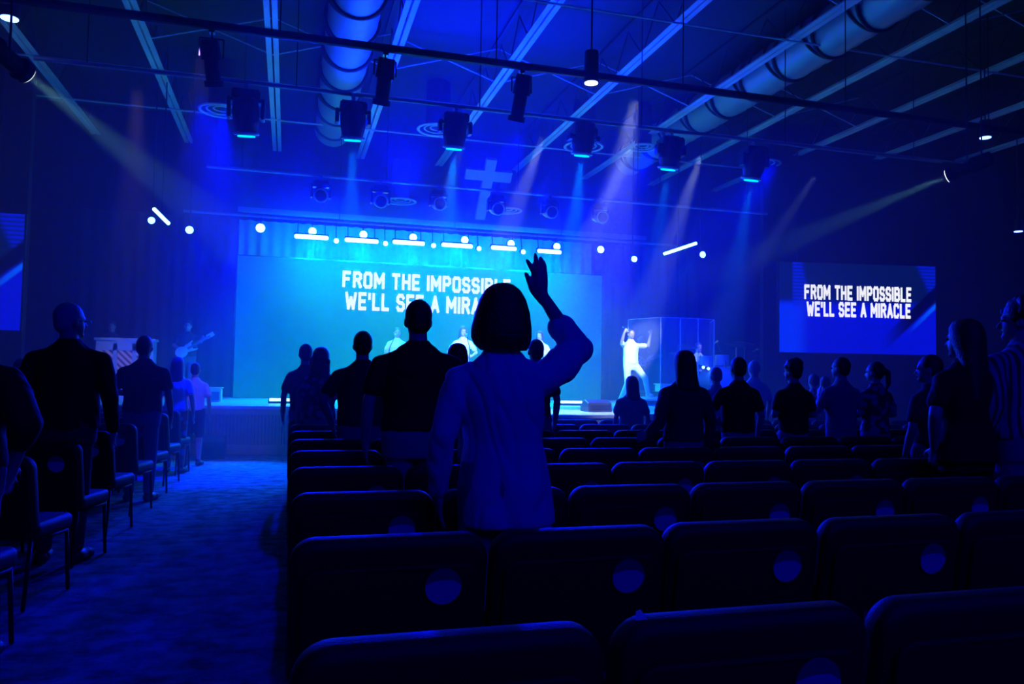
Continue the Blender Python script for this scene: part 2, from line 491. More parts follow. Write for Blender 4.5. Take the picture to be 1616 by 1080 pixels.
# drapes
def drape(name, label, x0, x1, y, z0, z1, amp=0.07, wl=0.28, m='drape'):
    bm = bmesh.new(); n_ = int((x1 - x0) / wl * 8)
    lo, hi = [], []
    for i in range(n_ + 1):
        x = x0 + (x1 - x0) * i / n_
        yy = y + amp * math.sin(2 * PI * (x - x0) / wl + 0.7 * math.sin(x * 2.1)) * (0.7 + 0.3 * math.sin(x * 5))
        lo.append(bm.verts.new((x, yy, z0))); hi.append(bm.verts.new((x, yy + 0.0, z1)))
    for i in range(n_): bm.faces.new((lo[i], lo[i + 1], hi[i + 1], hi[i]))
    bmesh.ops.solidify(bm, geom=bm.faces[:], thickness=0.01)
    o = obj(name, bm, M[m], smooth=True)
    return tag(o, label, 'curtain')
drape('stage_curtain', 'dark pleated curtain left of the main screen behind guitarist', -4.7, -1.25, 19.3, STAGE_Z, 5.0)
drape('stage_curtain', 'dark pleated curtain right of the main screen behind the drum kit', 7.75, 10.9, 19.3, STAGE_Z, 5.0)
drape('stage_curtain', 'grey curtain behind and above the main lyric screen', -1.2, 7.7, 19.35, STAGE_Z, 5.0, m='drape_grey')
bm = bmesh.new(); box(bm, (0, 0, 0), (10.2, 0.16, 0.1))
o = obj('header_beam', bm, M['steel']); o.location = (3.9, 18.75, 5.12)
tag(o, 'long pale steel beam running above the curtains over the stage', 'beam')

# main screen
def screen(name, label, c, w_, h_, rz, pic):
    t = thing(name, label, 'screen', c, rz)
    bm = bmesh.new(); box(bm, (0, 0.06, 0), (w_ + 0.05, 0.1, h_ + 0.05)); obj('screen_frame', bm, M['black_plastic'], t)
    bm = bmesh.new(); uv = bm.loops.layers.uv.new()
    v = [bm.verts.new(p) for p in ((-w_ / 2, 0, -h_ / 2), (w_ / 2, 0, -h_ / 2), (w_ / 2, 0, h_ / 2), (-w_ / 2, 0, h_ / 2))]
    f = bm.faces.new(v)
    for l, q in zip(f.loops, ((0, 0), (1, 0), (1, 1), (0, 1))): l[uv].uv = q
    obj('display', bm, pic, t)
    return t
GL = {'F': (.6, [((0,0),(0,1)), ((0,1),(.55,1)), ((0,.53),(.45,.53))]), 'R': (.6, [((0,0),(0,1)), ((0,1),(.42,1)), ((.42,1),(.58,.86)), ((.58,.86),(.58,.64)), ((.58,.64),(.42,.5)), ((.42,.5),(0,.5)), ((.34,.5),(.6,0))]),
      'O': (.6, [((.12,0),(.48,0)), ((.48,0),(.6,.14)), ((.6,.14),(.6,.86)), ((.6,.86),(.48,1)), ((.48,1),(.12,1)), ((.12,1),(0,.86)), ((0,.86),(0,.14)), ((0,.14),(.12,0))]), 'M': (.78, [((0,0),(0,1)), ((0,1),(.39,.35)), ((.39,.35),(.78,1)), ((.78,1),(.78,0))]),
      'T': (.6, [((0,1),(.6,1)), ((.3,0),(.3,1))]), 'H': (.6, [((0,0),(0,1)), ((.6,0),(.6,1)), ((0,.5),(.6,.5))]), 'E': (.54, [((0,0),(0,1)), ((0,1),(.54,1)), ((0,.5),(.46,.5)), ((0,0),(.54,0))]),
      'I': (.0, [((0,0),(0,1))]), 'P': (.6, [((0,0),(0,1)), ((0,1),(.42,1)), ((.42,1),(.58,.86)), ((.58,.86),(.58,.6)), ((.58,.6),(.42,.46)), ((.42,.46),(0,.46))]),
      'S': (.58, [((.56,.84),(.44,1)), ((.44,1),(.14,1)), ((.14,1),(0,.86)), ((0,.86),(0,.64)), ((0,.64),(.14,.52)), ((.14,.52),(.44,.48)), ((.44,.48),(.58,.36)), ((.58,.36),(.58,.14)), ((.58,.14),(.44,0)), ((.44,0),(.12,0)), ((.12,0),(0,.16))]),
      'B': (.6, [((0,0),(0,1)), ((0,1),(.42,1)), ((.42,1),(.56,.88)), ((.56,.88),(.56,.64)), ((.56,.64),(.42,.52)), ((0,.52),(.42,.52)), ((.42,.52),(.6,.38)), ((.6,.38),(.6,.14)), ((.6,.14),(.46,0)), ((.46,0),(0,0))]),
      'L': (.5, [((0,0),(0,1)), ((0,0),(.5,0))]), 'W': (.86, [((0,1),(.2,0)), ((.2,0),(.43,.7)), ((.43,.7),(.66,0)), ((.66,0),(.86,1))]), "'": (.0, [((0,.72),(0,1))]), 'A': (.64, [((0,0),(.32,1)), ((.32,1),(.64,0)), ((.12,.3),(.52,.3))]),
      'C': (.58, [((.58,.84),(.46,1)), ((.46,1),(.12,1)), ((.12,1),(0,.86)), ((0,.86),(0,.14)), ((0,.14),(.12,0)), ((.12,0),(.46,0)), ((.46,0),(.58,.16))])}
def lyric(par, txt, x, z, width, height, th=0.27):
    """one mesh child per word, letters drawn with bold flat strokes"""
    adv = []; cur = 0.0
    for ch in txt:
        adv.append(cur); cur += 0.55 if ch == ' ' else GL[ch][0] + 0.40
    tot = cur - 0.40 + th
    kx, kz = width / tot, height / (1 + th)
    i0 = 0
    for word in txt.split(' '):
        bm = bmesh.new()
        for i in range(i0, i0 + len(word)):
            for (a, b_) in GL[txt[i]][1]:
                p = Vector(((a[0] + adv[i] + th / 2), 0, a[1] + th / 2)); q = Vector(((b_[0] + adv[i] + th / 2), 0, b_[1] + th / 2)); d_ = q - p
                ang = math.atan2(d_.z, d_.x)
                box(bm, (p + q) / 2, (d_.length + th * 0.8, 0.01, th), Matrix.Rotation(-ang, 4, 'Y'))
        for v in bm.verts: v.co = (v.co.x * kx + x, v.co.y - 0.012, v.co.z * kz + z)
        obj('lyric_word', bm, M['text_white'], par)
        i0 += len(word) + 1

YS = 18.5
p_tl, p_tr, p_bl, p_br = PX(375, 405, YS), PX(949, 434, YS), PX(368, 625, YS), PX(949, 634, YS)
sx0, sx1 = (p_tl.x + p_bl.x) / 2, (p_tr.x + p_br.x) / 2
sz0, sz1 = (p_bl.z + p_br.z) / 2, (p_tl.z + p_tr.z) / 2
sc_ = Vector(((sx0 + sx1) / 2, YS, (sz0 + sz1) / 2))
main = screen('main_screen', 'huge teal and blue video wall at stage centre showing two lyric lines', sc_, sx1 - sx0, sz1 - sz0, 0, M['main_picture'])
def lyr_px(par, txt, x0, x1, yt, yb, c, Y):
    a = PX(x0, yb, Y) - c; b_ = PX(x1, yt, Y) - c; a2 = PX(x0, yt, Y) - c; 
    return lyric(par, txt, a.x, a.z, b_.x - a.x, a2.z - a.z)
lyr_px(main, 'FROM THE IMPOSSIBLE', 540, 806, 427, 454, sc_, YS)
lyr_px(main, "WE'LL SEE A MIRACLE", 544, 800, 460, 489, sc_, YS)

# side screens
def side_screen(label, cx, cy, rz):
    c = Vector((cx, cy, 3.155))
    t = screen('side_screen', label, c, 3.94, 2.15, rz, M['side_picture'])
    lyric(t, 'FROM THE IMPOSSIBLE', -1.97 + 0.155 * 3.94, 0.19, 2.70, 0.36)
    lyric(t, "WE'LL SEE A MIRACLE", -1.97 + 0.17 * 3.94, -0.21, 2.62, 0.36)
    bm = bmesh.new()
    for x in (-1.5, 1.5): tube(bm, (x, 0.06, 1.08), (x, 0.06, 4.4), 0.02)
    obj('hanger', bm, M['black_metal'], t)
    return t
side_screen('blue wall-mounted side screen at right showing two lyric lines', 13.09, 15.60, SA)
side_screen('left side screen cut by the photo edge, blue with diagonal bright line', -6.72, 16.22, 0)

ORD = 'first second third fourth fifth sixth seventh eighth ninth tenth eleventh twelfth thirteenth fourteenth fifteenth sixteenth seventeenth eighteenth nineteenth twentieth'.split()
# ------------------------------------------------------------------ ceiling
JX = [-6.5 + 2.03 * k for k in range(-1, 12)]
for k, x in enumerate(JX):
    t = thing('roof_joist', 'pale steel roof joist running towards the stage, %s from the left wall' % ORD[k], 'joist', (x, 7, 6.9), 0, 'parallel roof joists')
    for dx in (-0.06, 0.06):
        bm = bmesh.new(); box(bm, (dx, 0, 0), (0.085, 26, 0.012)); box(bm, (dx - math.copysign(0.037, dx), 0, 0.04), (0.01, 26, 0.08))
        obj('bottom_chord', bm, M['joist'], t)
    bm = bmesh.new()
    box(bm, (0, 0, 0.70), (0.2, 26, 0.04)); obj('top_chord', bm, M['strap'], t)
    bm = bmesh.new(); y = -13; s = 0
    while y < 12.9:
        z0, z1 = (0.03, 0.68) if s % 2 == 0 else (0.68, 0.03)
        tube(bm, (0, y, z0), (0, y + 0.6, z1), 0.012, seg=5); y += 0.6; s += 1
    o = obj('web', bm, M['strap'], t); o['kind'] = 'stuff'
# cross bridging rods on the joists
for i, y in enumerate((6.2, 8.4, 10.6, 12.9, 15.2, 17.4)):
    bm = bmesh.new(); tube(bm, (-9, 0, 0), (14.5, 0, 0), 0.02, seg=6)
    o = obj('bridging_rod', bm, M['joist']); o.location = (1.5, y, 6.85)
    tag(o, 'thin steel rod crossing under the roof joists, %s from the camera' % ORD[i], 'rod', 'cross rods below the joists')
k = 0
for y in (9.5, 14.0):
    for i in range(3, 10):
        x0, x1 = JX[i], JX[i + 1]
        bm = bmesh.new(); tube(bm, (x0, 0, 6.92), (x1, 0, 7.58), 0.014, seg=5); tube(bm, (x0, 0, 7.58), (x1, 0, 6.92), 0.014, seg=5)
        o = obj('cross_brace', bm, M['joist']); o.location = (0, y, 0)
        tag(o, 'crossed steel brace between roof joists, %s row, %s from left' % ('nearer' if y < 10 else 'farther', ORD[i - 3]), 'brace', 'cross braces between joists')

def duct(label, x, y0, y1):
    t = thing('air_duct', label, 'duct', (x, (y0 + y1) / 2, 7.14))
    L = y1 - y0; bm = bmesh.new(); seg = 28; rows = []
    n_ = int(L / 0.11)
    for i in range(n_ + 1):
        y = -L / 2 + L * i / n_
        r_ = 0.40 + (0.012 if i % 3 == 0 else 0)
        rows.append([bm.verts.new((r_ * math.cos(2 * PI * j / seg), y, r_ * math.sin(2 * PI * j / seg))) for j in range(seg)])
    for i in range(n_):
        for j in range(seg): bm.faces.new((rows[i][j], rows[i][(j + 1) % seg], rows[i + 1][(j + 1) % seg], rows[i + 1][j]))
    bmesh.ops.recalc_face_normals(bm, faces=bm.faces)
    obj('duct_pipe', bm, M['duct'], t, smooth=True)
    y = -L / 2 + 0.3
    while y < L / 2:
        bm = bmesh.new(); torus(bm, (0, y, 0), 0.43, 0.034, 32, 6, Matrix.Rotation(PI / 2 + 0.25, 4, 'X')); obj('strap', bm, M['strap'], t, smooth=True)
        bm = bmesh.new(); torus(bm, (0, y + 0.28, 0), 0.425, 0.024, 32, 6, Matrix.Rotation(PI / 2 - 0.3, 4, 'X')); obj('strap', bm, M['strap'], t, smooth=True)
        y += 1.05
    return t
duct('round ribbed air duct on the left above the stage lights', 0.85, 5.0, 18.6)
duct('round ribbed air duct at upper right with dark looping straps', 8.45, 4.0, 18.6)

# round ceiling diffusers
def diffuser(px, py, label, z=6.62, r=0.42):
    p = PZ(px, py, z)
    t = thing('ceiling_diffuser', label, 'vent', p)
    for k_, (ri, hh) in enumerate(((r, 0.0), (r * 0.68, 0.03), (r * 0.38, 0.06))):
        bm = bmesh.new(); torus(bm, (0, 0, hh), ri, 0.035 if k_ == 0 else 0.02, 36, 6); 
        bmesh.ops.scale(bm, vec=(1, 1, 0.6), verts=bm.verts); obj('ring', bm, M['ring'], t, smooth=True)
    bm = bmesh.new(); tube(bm, (0, 0, 0.05), (0, 0, 1.0), r * 0.62, seg=24); obj('neck', bm, M['strap'], t)
diffuser(350, 175, 'round pale ceiling diffuser leftmost of all, beside a hanging moving light')
diffuser(691, 205, 'round ringed ceiling diffuser left of the cross')
diffuser(921, 232, 'round ringed ceiling diffuser right of the cross')
diffuser(1203, 259, 'round ceiling diffuser behind the rightmost moving light')
diffuser(632, 318, 'faint round diffuser low above the stage, left one of pair', 5.6, 0.36)
diffuser(800, 333, 'faint round diffuser low above the stage, just right of cross', 5.6, 0.36)
diffuser(1015, 233, 'faint round diffuser high between two right moving lights', 6.62, 0.3)

# the cross
cb, ct = PX(757, 345, 18.3), PX(776, 251, 17.2)
ax = (ct - cb).normalized()
cr = thing('hanging_cross', 'large pale wooden cross tilted forward above the stage beam', 'cross', cb)
side_v = Vector((1, 0, 0)); nrm = side_v.cross(ax).normalized(); sd = ax.cross(nrm).normalized()
rotm = Matrix((( sd.x, nrm.x, ax.x, 0), (sd.y, nrm.y, ax.y, 0), (sd.z, nrm.z, ax.z, 0), (0, 0, 0, 1)))
Lc = (ct - cb).length
def box_in(bm, c, s, rm):
    mt = rm @ Matrix.Translation(c) @ Matrix.Diagonal((*s, 1)); bmesh.ops.create_cube(bm, size=1, matrix=mt)
bm = bmesh.new(); box_in(bm, (0, 0, Lc / 2), (0.24, 0.12, Lc), rotm); obj('upright', bm, M['wood'], cr)
bm = bmesh.new(); box_in(bm, (0, 0, Lc * 0.74), (1.1, 0.11, 0.26), rotm); obj('crossbar', bm, M['wood'], cr)

# ------------------------------------------------------------------ rig pipes
def pipe(label, Y, z, x0, x1, r=0.03, m='steel'):
    bm = bmesh.new(); tube(bm, (x0, 0, 0), (x1, 0, 0), r, seg=10)
    o = obj('lighting_pipe', bm, M[m]); o.location = (0, Y, z)
    x = x0 + 0.6
    while x < x1:
        bmh = bmesh.new(); tube(bmh, (x, 0, 0), (x, 0, 7.6 - z), 0.008, seg=5); x += 2.6
        obj('hanger_cable', bmh, M['black_metal'], o)
    return tag(o, label, 'pipe')
pipe('dark thick lighting pipe nearest the camera across the ceiling', 9.3, 5.3, -6, 13, 0.05, 'black_metal')
pipe('pale lighting pipe carrying six moving heads with visible beams', 11.0, 5.3, -3.2, 11, 0.028)
pipe('pale thin pipe over the stage carrying six round moving heads', 14.75, 5.05, -1.5, 10)
pipe('upstage pipe holding LED bars and small lamps over the main screen', 17.5, 4.75, -2.2, 9.6)

def hang_from(p, pipez):  # vertical distance
    return pipez - p.z

def moving_head(label, p, zp, tilt, group=None, lens=None, s=1.0, beam=None, pan=0.0, energy=0, ang=14, col=(0.0, 0.2, 1.0)):
    """p = point of head centre; hangs under a pipe at height zp"""
    t = thing('moving_head_light', label, 'stage light', (p.x, p.y, p.z), 0, group)
    h = (zp - p.z)
    bm = bmesh.new(); box(bm, (0, 0, h - 0.05), (0.05, 0.09, 0.12)); obj('clamp', bm, M['chrome'], t)
    bm = bmesh.new(); box(bm, (0, 0, h - 0.16 * s), (0.30 * s, 0.24 * s, 0.11 * s)); bmesh.ops.bevel(bm, geom=bm.edges[:], offset=0.02, segments=2, affect='EDGES'); obj('base', bm, M['black_plastic'], t)
    bm = bmesh.new()
    top = h - 0.22 * s
    for sx in (-1, 1):
        box(bm, (sx * 0.18 * s, 0, (top + -0.02) / 2), (0.04 * s, 0.12 * s, top + 0.1))
    box(bm, (0, 0, top), (0.40 * s, 0.14 * s, 0.04)); bmesh.ops.bevel(bm, geom=bm.edges[:], offset=0.008, segments=1, affect='EDGES')
    obj('yoke', bm, M['black_plastic'], t)
    rot = Matrix.Rotation(pan, 4, 'Z') @ Matrix.Rotation(tilt, 4, 'X')
    bm = bmesh.new()
    prof = [(0.20, 0.09), (0.17, 0.13), (0.05, 0.145), (-0.08, 0.14), (-0.18, 0.115), (-0.22, 0.10)]
    for (z0, ra), (z1, rb) in zip(prof[:-1], prof[1:]):
        tube(bm, (0, 0, z0 * s), (0, 0, z1 * s), ra * s, rb * s, 20)
    bmesh.ops.transform(bm, matrix=rot, verts=bm.verts)
    obj('head', bm, M['black_plastic'], t)
    bm = bmesh.new(); torus(bm, (0, 0, -0.2 * s), 0.125 * s, 0.017 * s, 24, 6); bmesh.ops.transform(bm, matrix=rot, verts=bm.verts)
    obj('lens_ring', bm, M['ring'], t, smooth=True)
    bm = bmesh.new(); tube(bm, (0, 0, -0.218 * s), (0, 0, -0.235 * s), 0.095 * s, seg=20); bmesh.ops.transform(bm, matrix=rot, verts=bm.verts)
    obj('lens', bm, M[lens or ('lens_lit' if energy else 'lens_dim')], t)
    if energy:
        d = rot @ Vector((0, 0, -1))
        q = Vector(p) + d * 0.27 * s
        spot(q, q + d * 5, energy, col, ang, 0.35, 0.05)
    return t
for i, (px, py, lab) in enumerate(((388, 182, 'leftmost moving head with beam, beside the left diffuser'), (557, 190, 'moving head with beam just below the left air duct'), (718, 205, 'moving head with bright cyan beam in front of the ringed diffuser left of cross'),
                    (921, 217, 'moving head with wide cyan beam in front of centre-right diffuser'), (1058, 240, 'moving head with lit edge, fifth along the near pipe'), (1190, 258, 'rightmost moving head with greenish shine and long beam'))):
    moving_head(lab, PX(px, py, 11.0), 5.3, R(14), None, s=1.22, pan=R(-10 + 4 * i), energy=(600, 5000, 8000, 8000, 2600, 2600)[i], ang=17)
for i, (px, py, lab) in enumerate(((506, 308, 'leftmost'), (600, 317, 'second from left'), (692, 321, 'third from left'), (783, 329, 'just right of the cross foot'), (867, 334, 'fifth from left'), (946, 342, 'rightmost and dimmest'))):
    moving_head('round moving head low over the stage, ' + lab, PX(px, py, 14.75), 5.05, R(-75), None, s=0.92)

def profile_light(label, p0, p1, zp, lens=None, emat='lens_dim'):
    """barrel from p0 (rear) to p1 (front)"""
    t = thing('profile_spotlight', label, 'stage light', p0)
    d = p1 - p0; L = d.length; dn = d / L
    bm = bmesh.new(); tube(bm, (0, 0, 0), dn * L * 0.45, 0.10, 0.115, 18); tube(bm, dn * L * 0.45, dn * L, 0.085, 0.085, 18); obj('barrel', bm, M['black_metal'], t)
    bm = bmesh.new(); tube(bm, dn * L * 0.93, dn * (L + 0.03), 0.11, 0.11, 18); obj('lens_hood', bm, M['black_metal'], t)
    if lens:
        bm = bmesh.new(); tube(bm, dn * (L + 0.03), dn * (L + 0.045), 0.095, seg=20); obj('lens', bm, M[emat], t)
    mid = dn * L * 0.4
    up = Vector((0, 0, zp - p0.z))
    bm = bmesh.new()
    for sx in (-1, 1):
        tube(bm, mid + Vector((sx * 0.13, 0, 0)), Vector((mid.x + sx * 0.13, mid.y, max(mid.z + 0.1, up.z - 0.12))), 0.01, seg=6)
    tube(bm, Vector((mid.x - 0.13, mid.y, max(mid.z + 0.1, up.z - 0.12))), Vector((mid.x + 0.13, mid.y, max(mid.z + 0.1, up.z - 0.12))), 0.01, seg=6)
    tube(bm, Vector((mid.x, mid.y, max(mid.z + 0.1, up.z - 0.12))), Vector((mid.x, mid.y, up.z)), 0.012, seg=6)
    obj('yoke', bm, M['black_metal'], t)
    bm = bmesh.new(); box(bm, (mid.x, mid.y, up.z - 0.02), (0.06, 0.08, 0.08)); obj('clamp', bm, M['chrome'], t)
    return t
profile_light('dark profile spotlight hanging left over the left diffuser', PX(330, 62, 9.3), PX(338, 132, 9.5), 5.3)
profile_light('dark profile spotlight hanging beside left air duct', PX(611, 92, 9.3), PX(602, 162, 9.5), 5.3)
profile_light('dark profile spotlight with small flange, above centre of stage', PX(828, 118, 9.3), PX(815, 188, 9.5), 5.3)
# down light
def can_light(label, px, py, z, r, em, h=0.3, energy=0, Y=None):
    p = PZ(px, py, z)
    t = thing('can_downlight', label, 'downlight', p)
    bm = bmesh.new(); tube(bm, (0, 0, 0.01), (0, 0, h), r, r * 0.9, 20); obj('can', bm, M['black_metal'], t)
    bm = bmesh.new(); tube(bm, (0, 0, h), (0, 0, 7.6 - z), 0.012, seg=6); obj('stem', bm, M['black_metal'], t)
    bm = bmesh.new(); tube(bm, (0, 0, 0), (0, 0, 0.012), r * 0.88, seg=20); obj('lens', bm, M[em], t)
    if energy: spot((p.x, p.y, p.z - 0.03), (p.x, p.y, 0), energy, (0.0, 0.03, 1.0), 50, 0.6)
can_light('bright cylindrical downlight hanging right of centre under the joists', 933, 132, 5.2, 0.1, 'spot_lens', 0.42, 60)
can_light('bright house downlight at the far upper left corner', 15, 30, 5.6, 0.11, 'house_lamp', 0.3, 25)
can_light('house downlight on the right above the white spotlight', 1555, 218, 5.6, 0.1, 'house_lamp', 0.3, 25)
can_light('tiny downlight at the right edge above side screen', 1607, 366, 4.6, 0.09, 'house_lamp', 0.25, 0)

# two long-throw white spotlights at the sides
def follow(label, a, target, energy, ang, Yt):
    d = (target - a).normalized()
    t = profile_light(label, a - d * 0.55, a, 7.6, True, 'spot_lens')
    spot(a + d * 0.07, target, energy, (0.3, 0.95, 0.8), ang, 0.25, 0.04)
    return t
sA = PX(1500, 276, 9.0)
follow('white spotlight on right shooting a beam leftwards to the stage', sA, PX(960, 500, 15.2), 1500, 9, 15)
sB = PX(36, 112, 8.0)
follow('white spotlight at upper left shooting a greenish beam down right', sB, PX(640, 590, 16.8), 1500, 12, 15)

# upstage LED bars and small lamps
def par_can(label, p, r, em, group=None, col=None, energy=0, target=None, ang=30, top_z=None):
    near = abs(p[1] - 17.35) < 0.2
    if top_z is None: top_z = 4.77 if near else 7.66
    t = thing('par_lamp', label, 'stage light', p, 0, group)
    bm = bmesh.new(); tube(bm, (0, 0.015, 0), (0, 0.2, 0.04), r * 1.1, r * 0.8, 18); obj('housing', bm, M['black_metal'], t)
    bm = bmesh.new(); sphere(bm, (0, 0, 0), (r, 0.03, r), 18, 10); obj('lens', bm, M[em], t, smooth=True)
    bm = bmesh.new(); yb_ = 17.5 - p[1] if near else 0.1
    tube(bm, (0, 0.1, r * 0.6), (0, yb_, top_z - p[2]), 0.012, seg=6)
    if top_z > p[2]: obj('bracket', bm, M['black_metal'], t)
    else: bm.free()
    if energy: spot(Vector(p) + (Vector(target) - Vector(p)).normalized() * (r + 0.05), target, energy, col, ang, 0.5, 0.06)
    return t
def C4(x, y): return (460 + x / 3.108, 260 + y / 3.108)
bars = [(8, 188, 350, 361), (255, 433, 367, 379), (490, 660, 378, 389), (730, 895, 391, 403), (973, 1110, 406, 414), (1200, 1330, 422, 431)]
names = ['first', 'second', 'third', 'fourth', 'fifth', 'sixth']
for i, (xa, xb, ya, yb) in enumerate(bars):
    a, b_ = PX(*C4(xa + 6, ya), 17.3), PX(*C4(xb - 6, yb), 17.3)
    c = (a + b_) / 2; L = (b_ - a).length
    t = thing('led_bar', 'glaring white LED bar over main screen, %s of six from the left' % names[i], 'stage light', c, 0)
    bm = bmesh.new(); box(bm, (0, 0.07, 0.03), (L, 0.1, 0.1)); obj('housing', bm, M['black_metal'], t)
    bm = bmesh.new(); box(bm, (0, 0.0, 0), (L, 0.05, 0.095)); bmesh.ops.bevel(bm, geom=bm.edges[:], offset=0.02, segments=2, affect='EDGES'); obj('led_strip', bm, M['bar_white'], t)
    bm = bmesh.new()
    for sx in (-0.4, 0.4): tube(bm, (sx * L, 0.1, 0.05), (sx * L, 0.2, 4.75 - c.z), 0.012, seg=6)
    obj('bracket', bm, M['black_metal'], t)
    spot((c.x, 17.2, c.z - 0.08), (c.x, 16.0, 0.8), 600, (0.0, 0.9, 0.55), 110, 0.9, 0.25)
    spot((c.x, 17.45, c.z - 0.1), (c.x, 19.3, c.z - 0.75), 420, (0.0, 0.95, 0.55), 130, 0.9, 0.2)
for i, (x, y) in enumerate(((103, 327), (353, 343), (597, 357), (850, 370), (1077, 388), (1302, 402))):
    par_can('round white lamp sitting on the %s LED bar from left' % names[i], PX(*C4(x, y), 17.4), 0.085, 'lamp_white')
for i, (x, y) in enumerate(((220, 374), (461, 387), (697, 397), (920, 412), (1137, 428))):
    par_can('small white lamp in the %s gap between LED bars from left' % names[i], PX(*C4(x, y), 17.25), 0.055, 'lamp_white')
par_can('white lamp alone right of the LED bars', PX(948, 394, 17.3), 0.085, 'lamp_white', None, CYAN, 120, (7.6, 15.5, 0.8), 30)
par_can('white lamp alone left of the LED bars', PX(411, 360, 17.3), 0.095, 'lamp_white', None, BLUE, 160, (-0.6, 15.5, 0.8), 35)
par_can('blue-white lamp pointing down right of the main screen', PX(1001, 409, 16.6), 0.07, 'lamp_white', None, CYAN, 320, PX(1030, 560, 16.3), 18)
par_can('lamp at far right end of the rig under the slanted tube', PX(1109, 402, 16.2), 0.075, 'lamp_blue', None, (0.0, 0.1, 1), 500, PX(930, 560, 16.0), 26)
par_can('lamp left of the slanted tube at far left', PX(239, 348, 16.0), 0.065, 'lamp_blue', None, BLUE, 500, PX(350, 520, 16.4), 30)
par_can('blue-white lamp between left tube and curtain', PX(299, 363, 16.4), 0.075, 'lamp_blue', None, BLUE, 900, PX(370, 560, 17.0), 40)
def tube_lamp(label, a, b_):
    t = thing('led_tube', label, 'stage light', a)
    bm = bmesh.new(); tube(bm, (0, 0, 0), b_ - a, 0.035, seg=12); obj('tube', bm, M['bar_white'], t, smooth=True)
    bm = bmesh.new(); off = Vector((0, 0.07, 0.02)); tube(bm, off, b_ - a + off, 0.03, seg=8); obj('housing', bm, M['black_metal'], t)
    bm = bmesh.new(); mid = (b_ - a) / 2; tube(bm, mid + off, Vector((mid.x, mid.y + 0.07, 7.66 - a.z)), 0.012, seg=6); obj('bracket', bm, M['black_metal'], t)
tube_lamp('slanted white LED tube at left above the pianist', PX(243, 330, 15.6), PX(266, 353, 16.1))
tube_lamp('slanted white LED tube at right above the drum kit', PX(1048, 401, 15.9), PX(1099, 384, 15.2))

# ------------------------------------------------------------------ chairs
def rounded_outline(w_, z0, z1, rt, rb, n_=6):
    pts = []
    def arc(cx, cz, r, a0, a1):
        for i in range(n_ + 1):
            a = a0 + (a1 - a0) * i / n_
            pts.append((cx + r * math.cos(a), cz + r * math.sin(a)))
    hw = w_ / 2
    arc(hw - rt, z1 - rt, rt, 0, PI / 2); arc(-hw + rt, z1 - rt, rt, PI / 2, PI)
    arc(-hw + rb, z0 + rb, rb, PI, 1.5 * PI); arc(hw - rb, z0 + rb, rb, 1.5 * PI, 2 * PI)
    return pts
def panel_bm(w_, z0, z1, rt, rb, th, bev, taper=0.0):
    bm = bmesh.new()
    pts = rounded_outline(w_, z0, z1, rt, rb)
    f_ = bm.faces.new([bm.verts.new((x, -th / 2, z)) for x, z in pts])
    r_ = bmesh.ops.extrude_face_region(bm, geom=[f_])
    bmesh.ops.translate(bm, verts=[v for v in r_['geom'] if isinstance(v, bmesh.types.BMVert)], vec=(0, th, 0))
    bmesh.ops.recalc_face_normals(bm, faces=bm.faces)
    ed = [e for e in bm.edges if abs(e.verts[0].co.y - e.verts[1].co.y) < 1e-5]
    bmesh.ops.bevel(bm, geom=ed, offset=bev, segments=3, affect='EDGES', profile=0.6)
    return bm
CH_W = 0.597
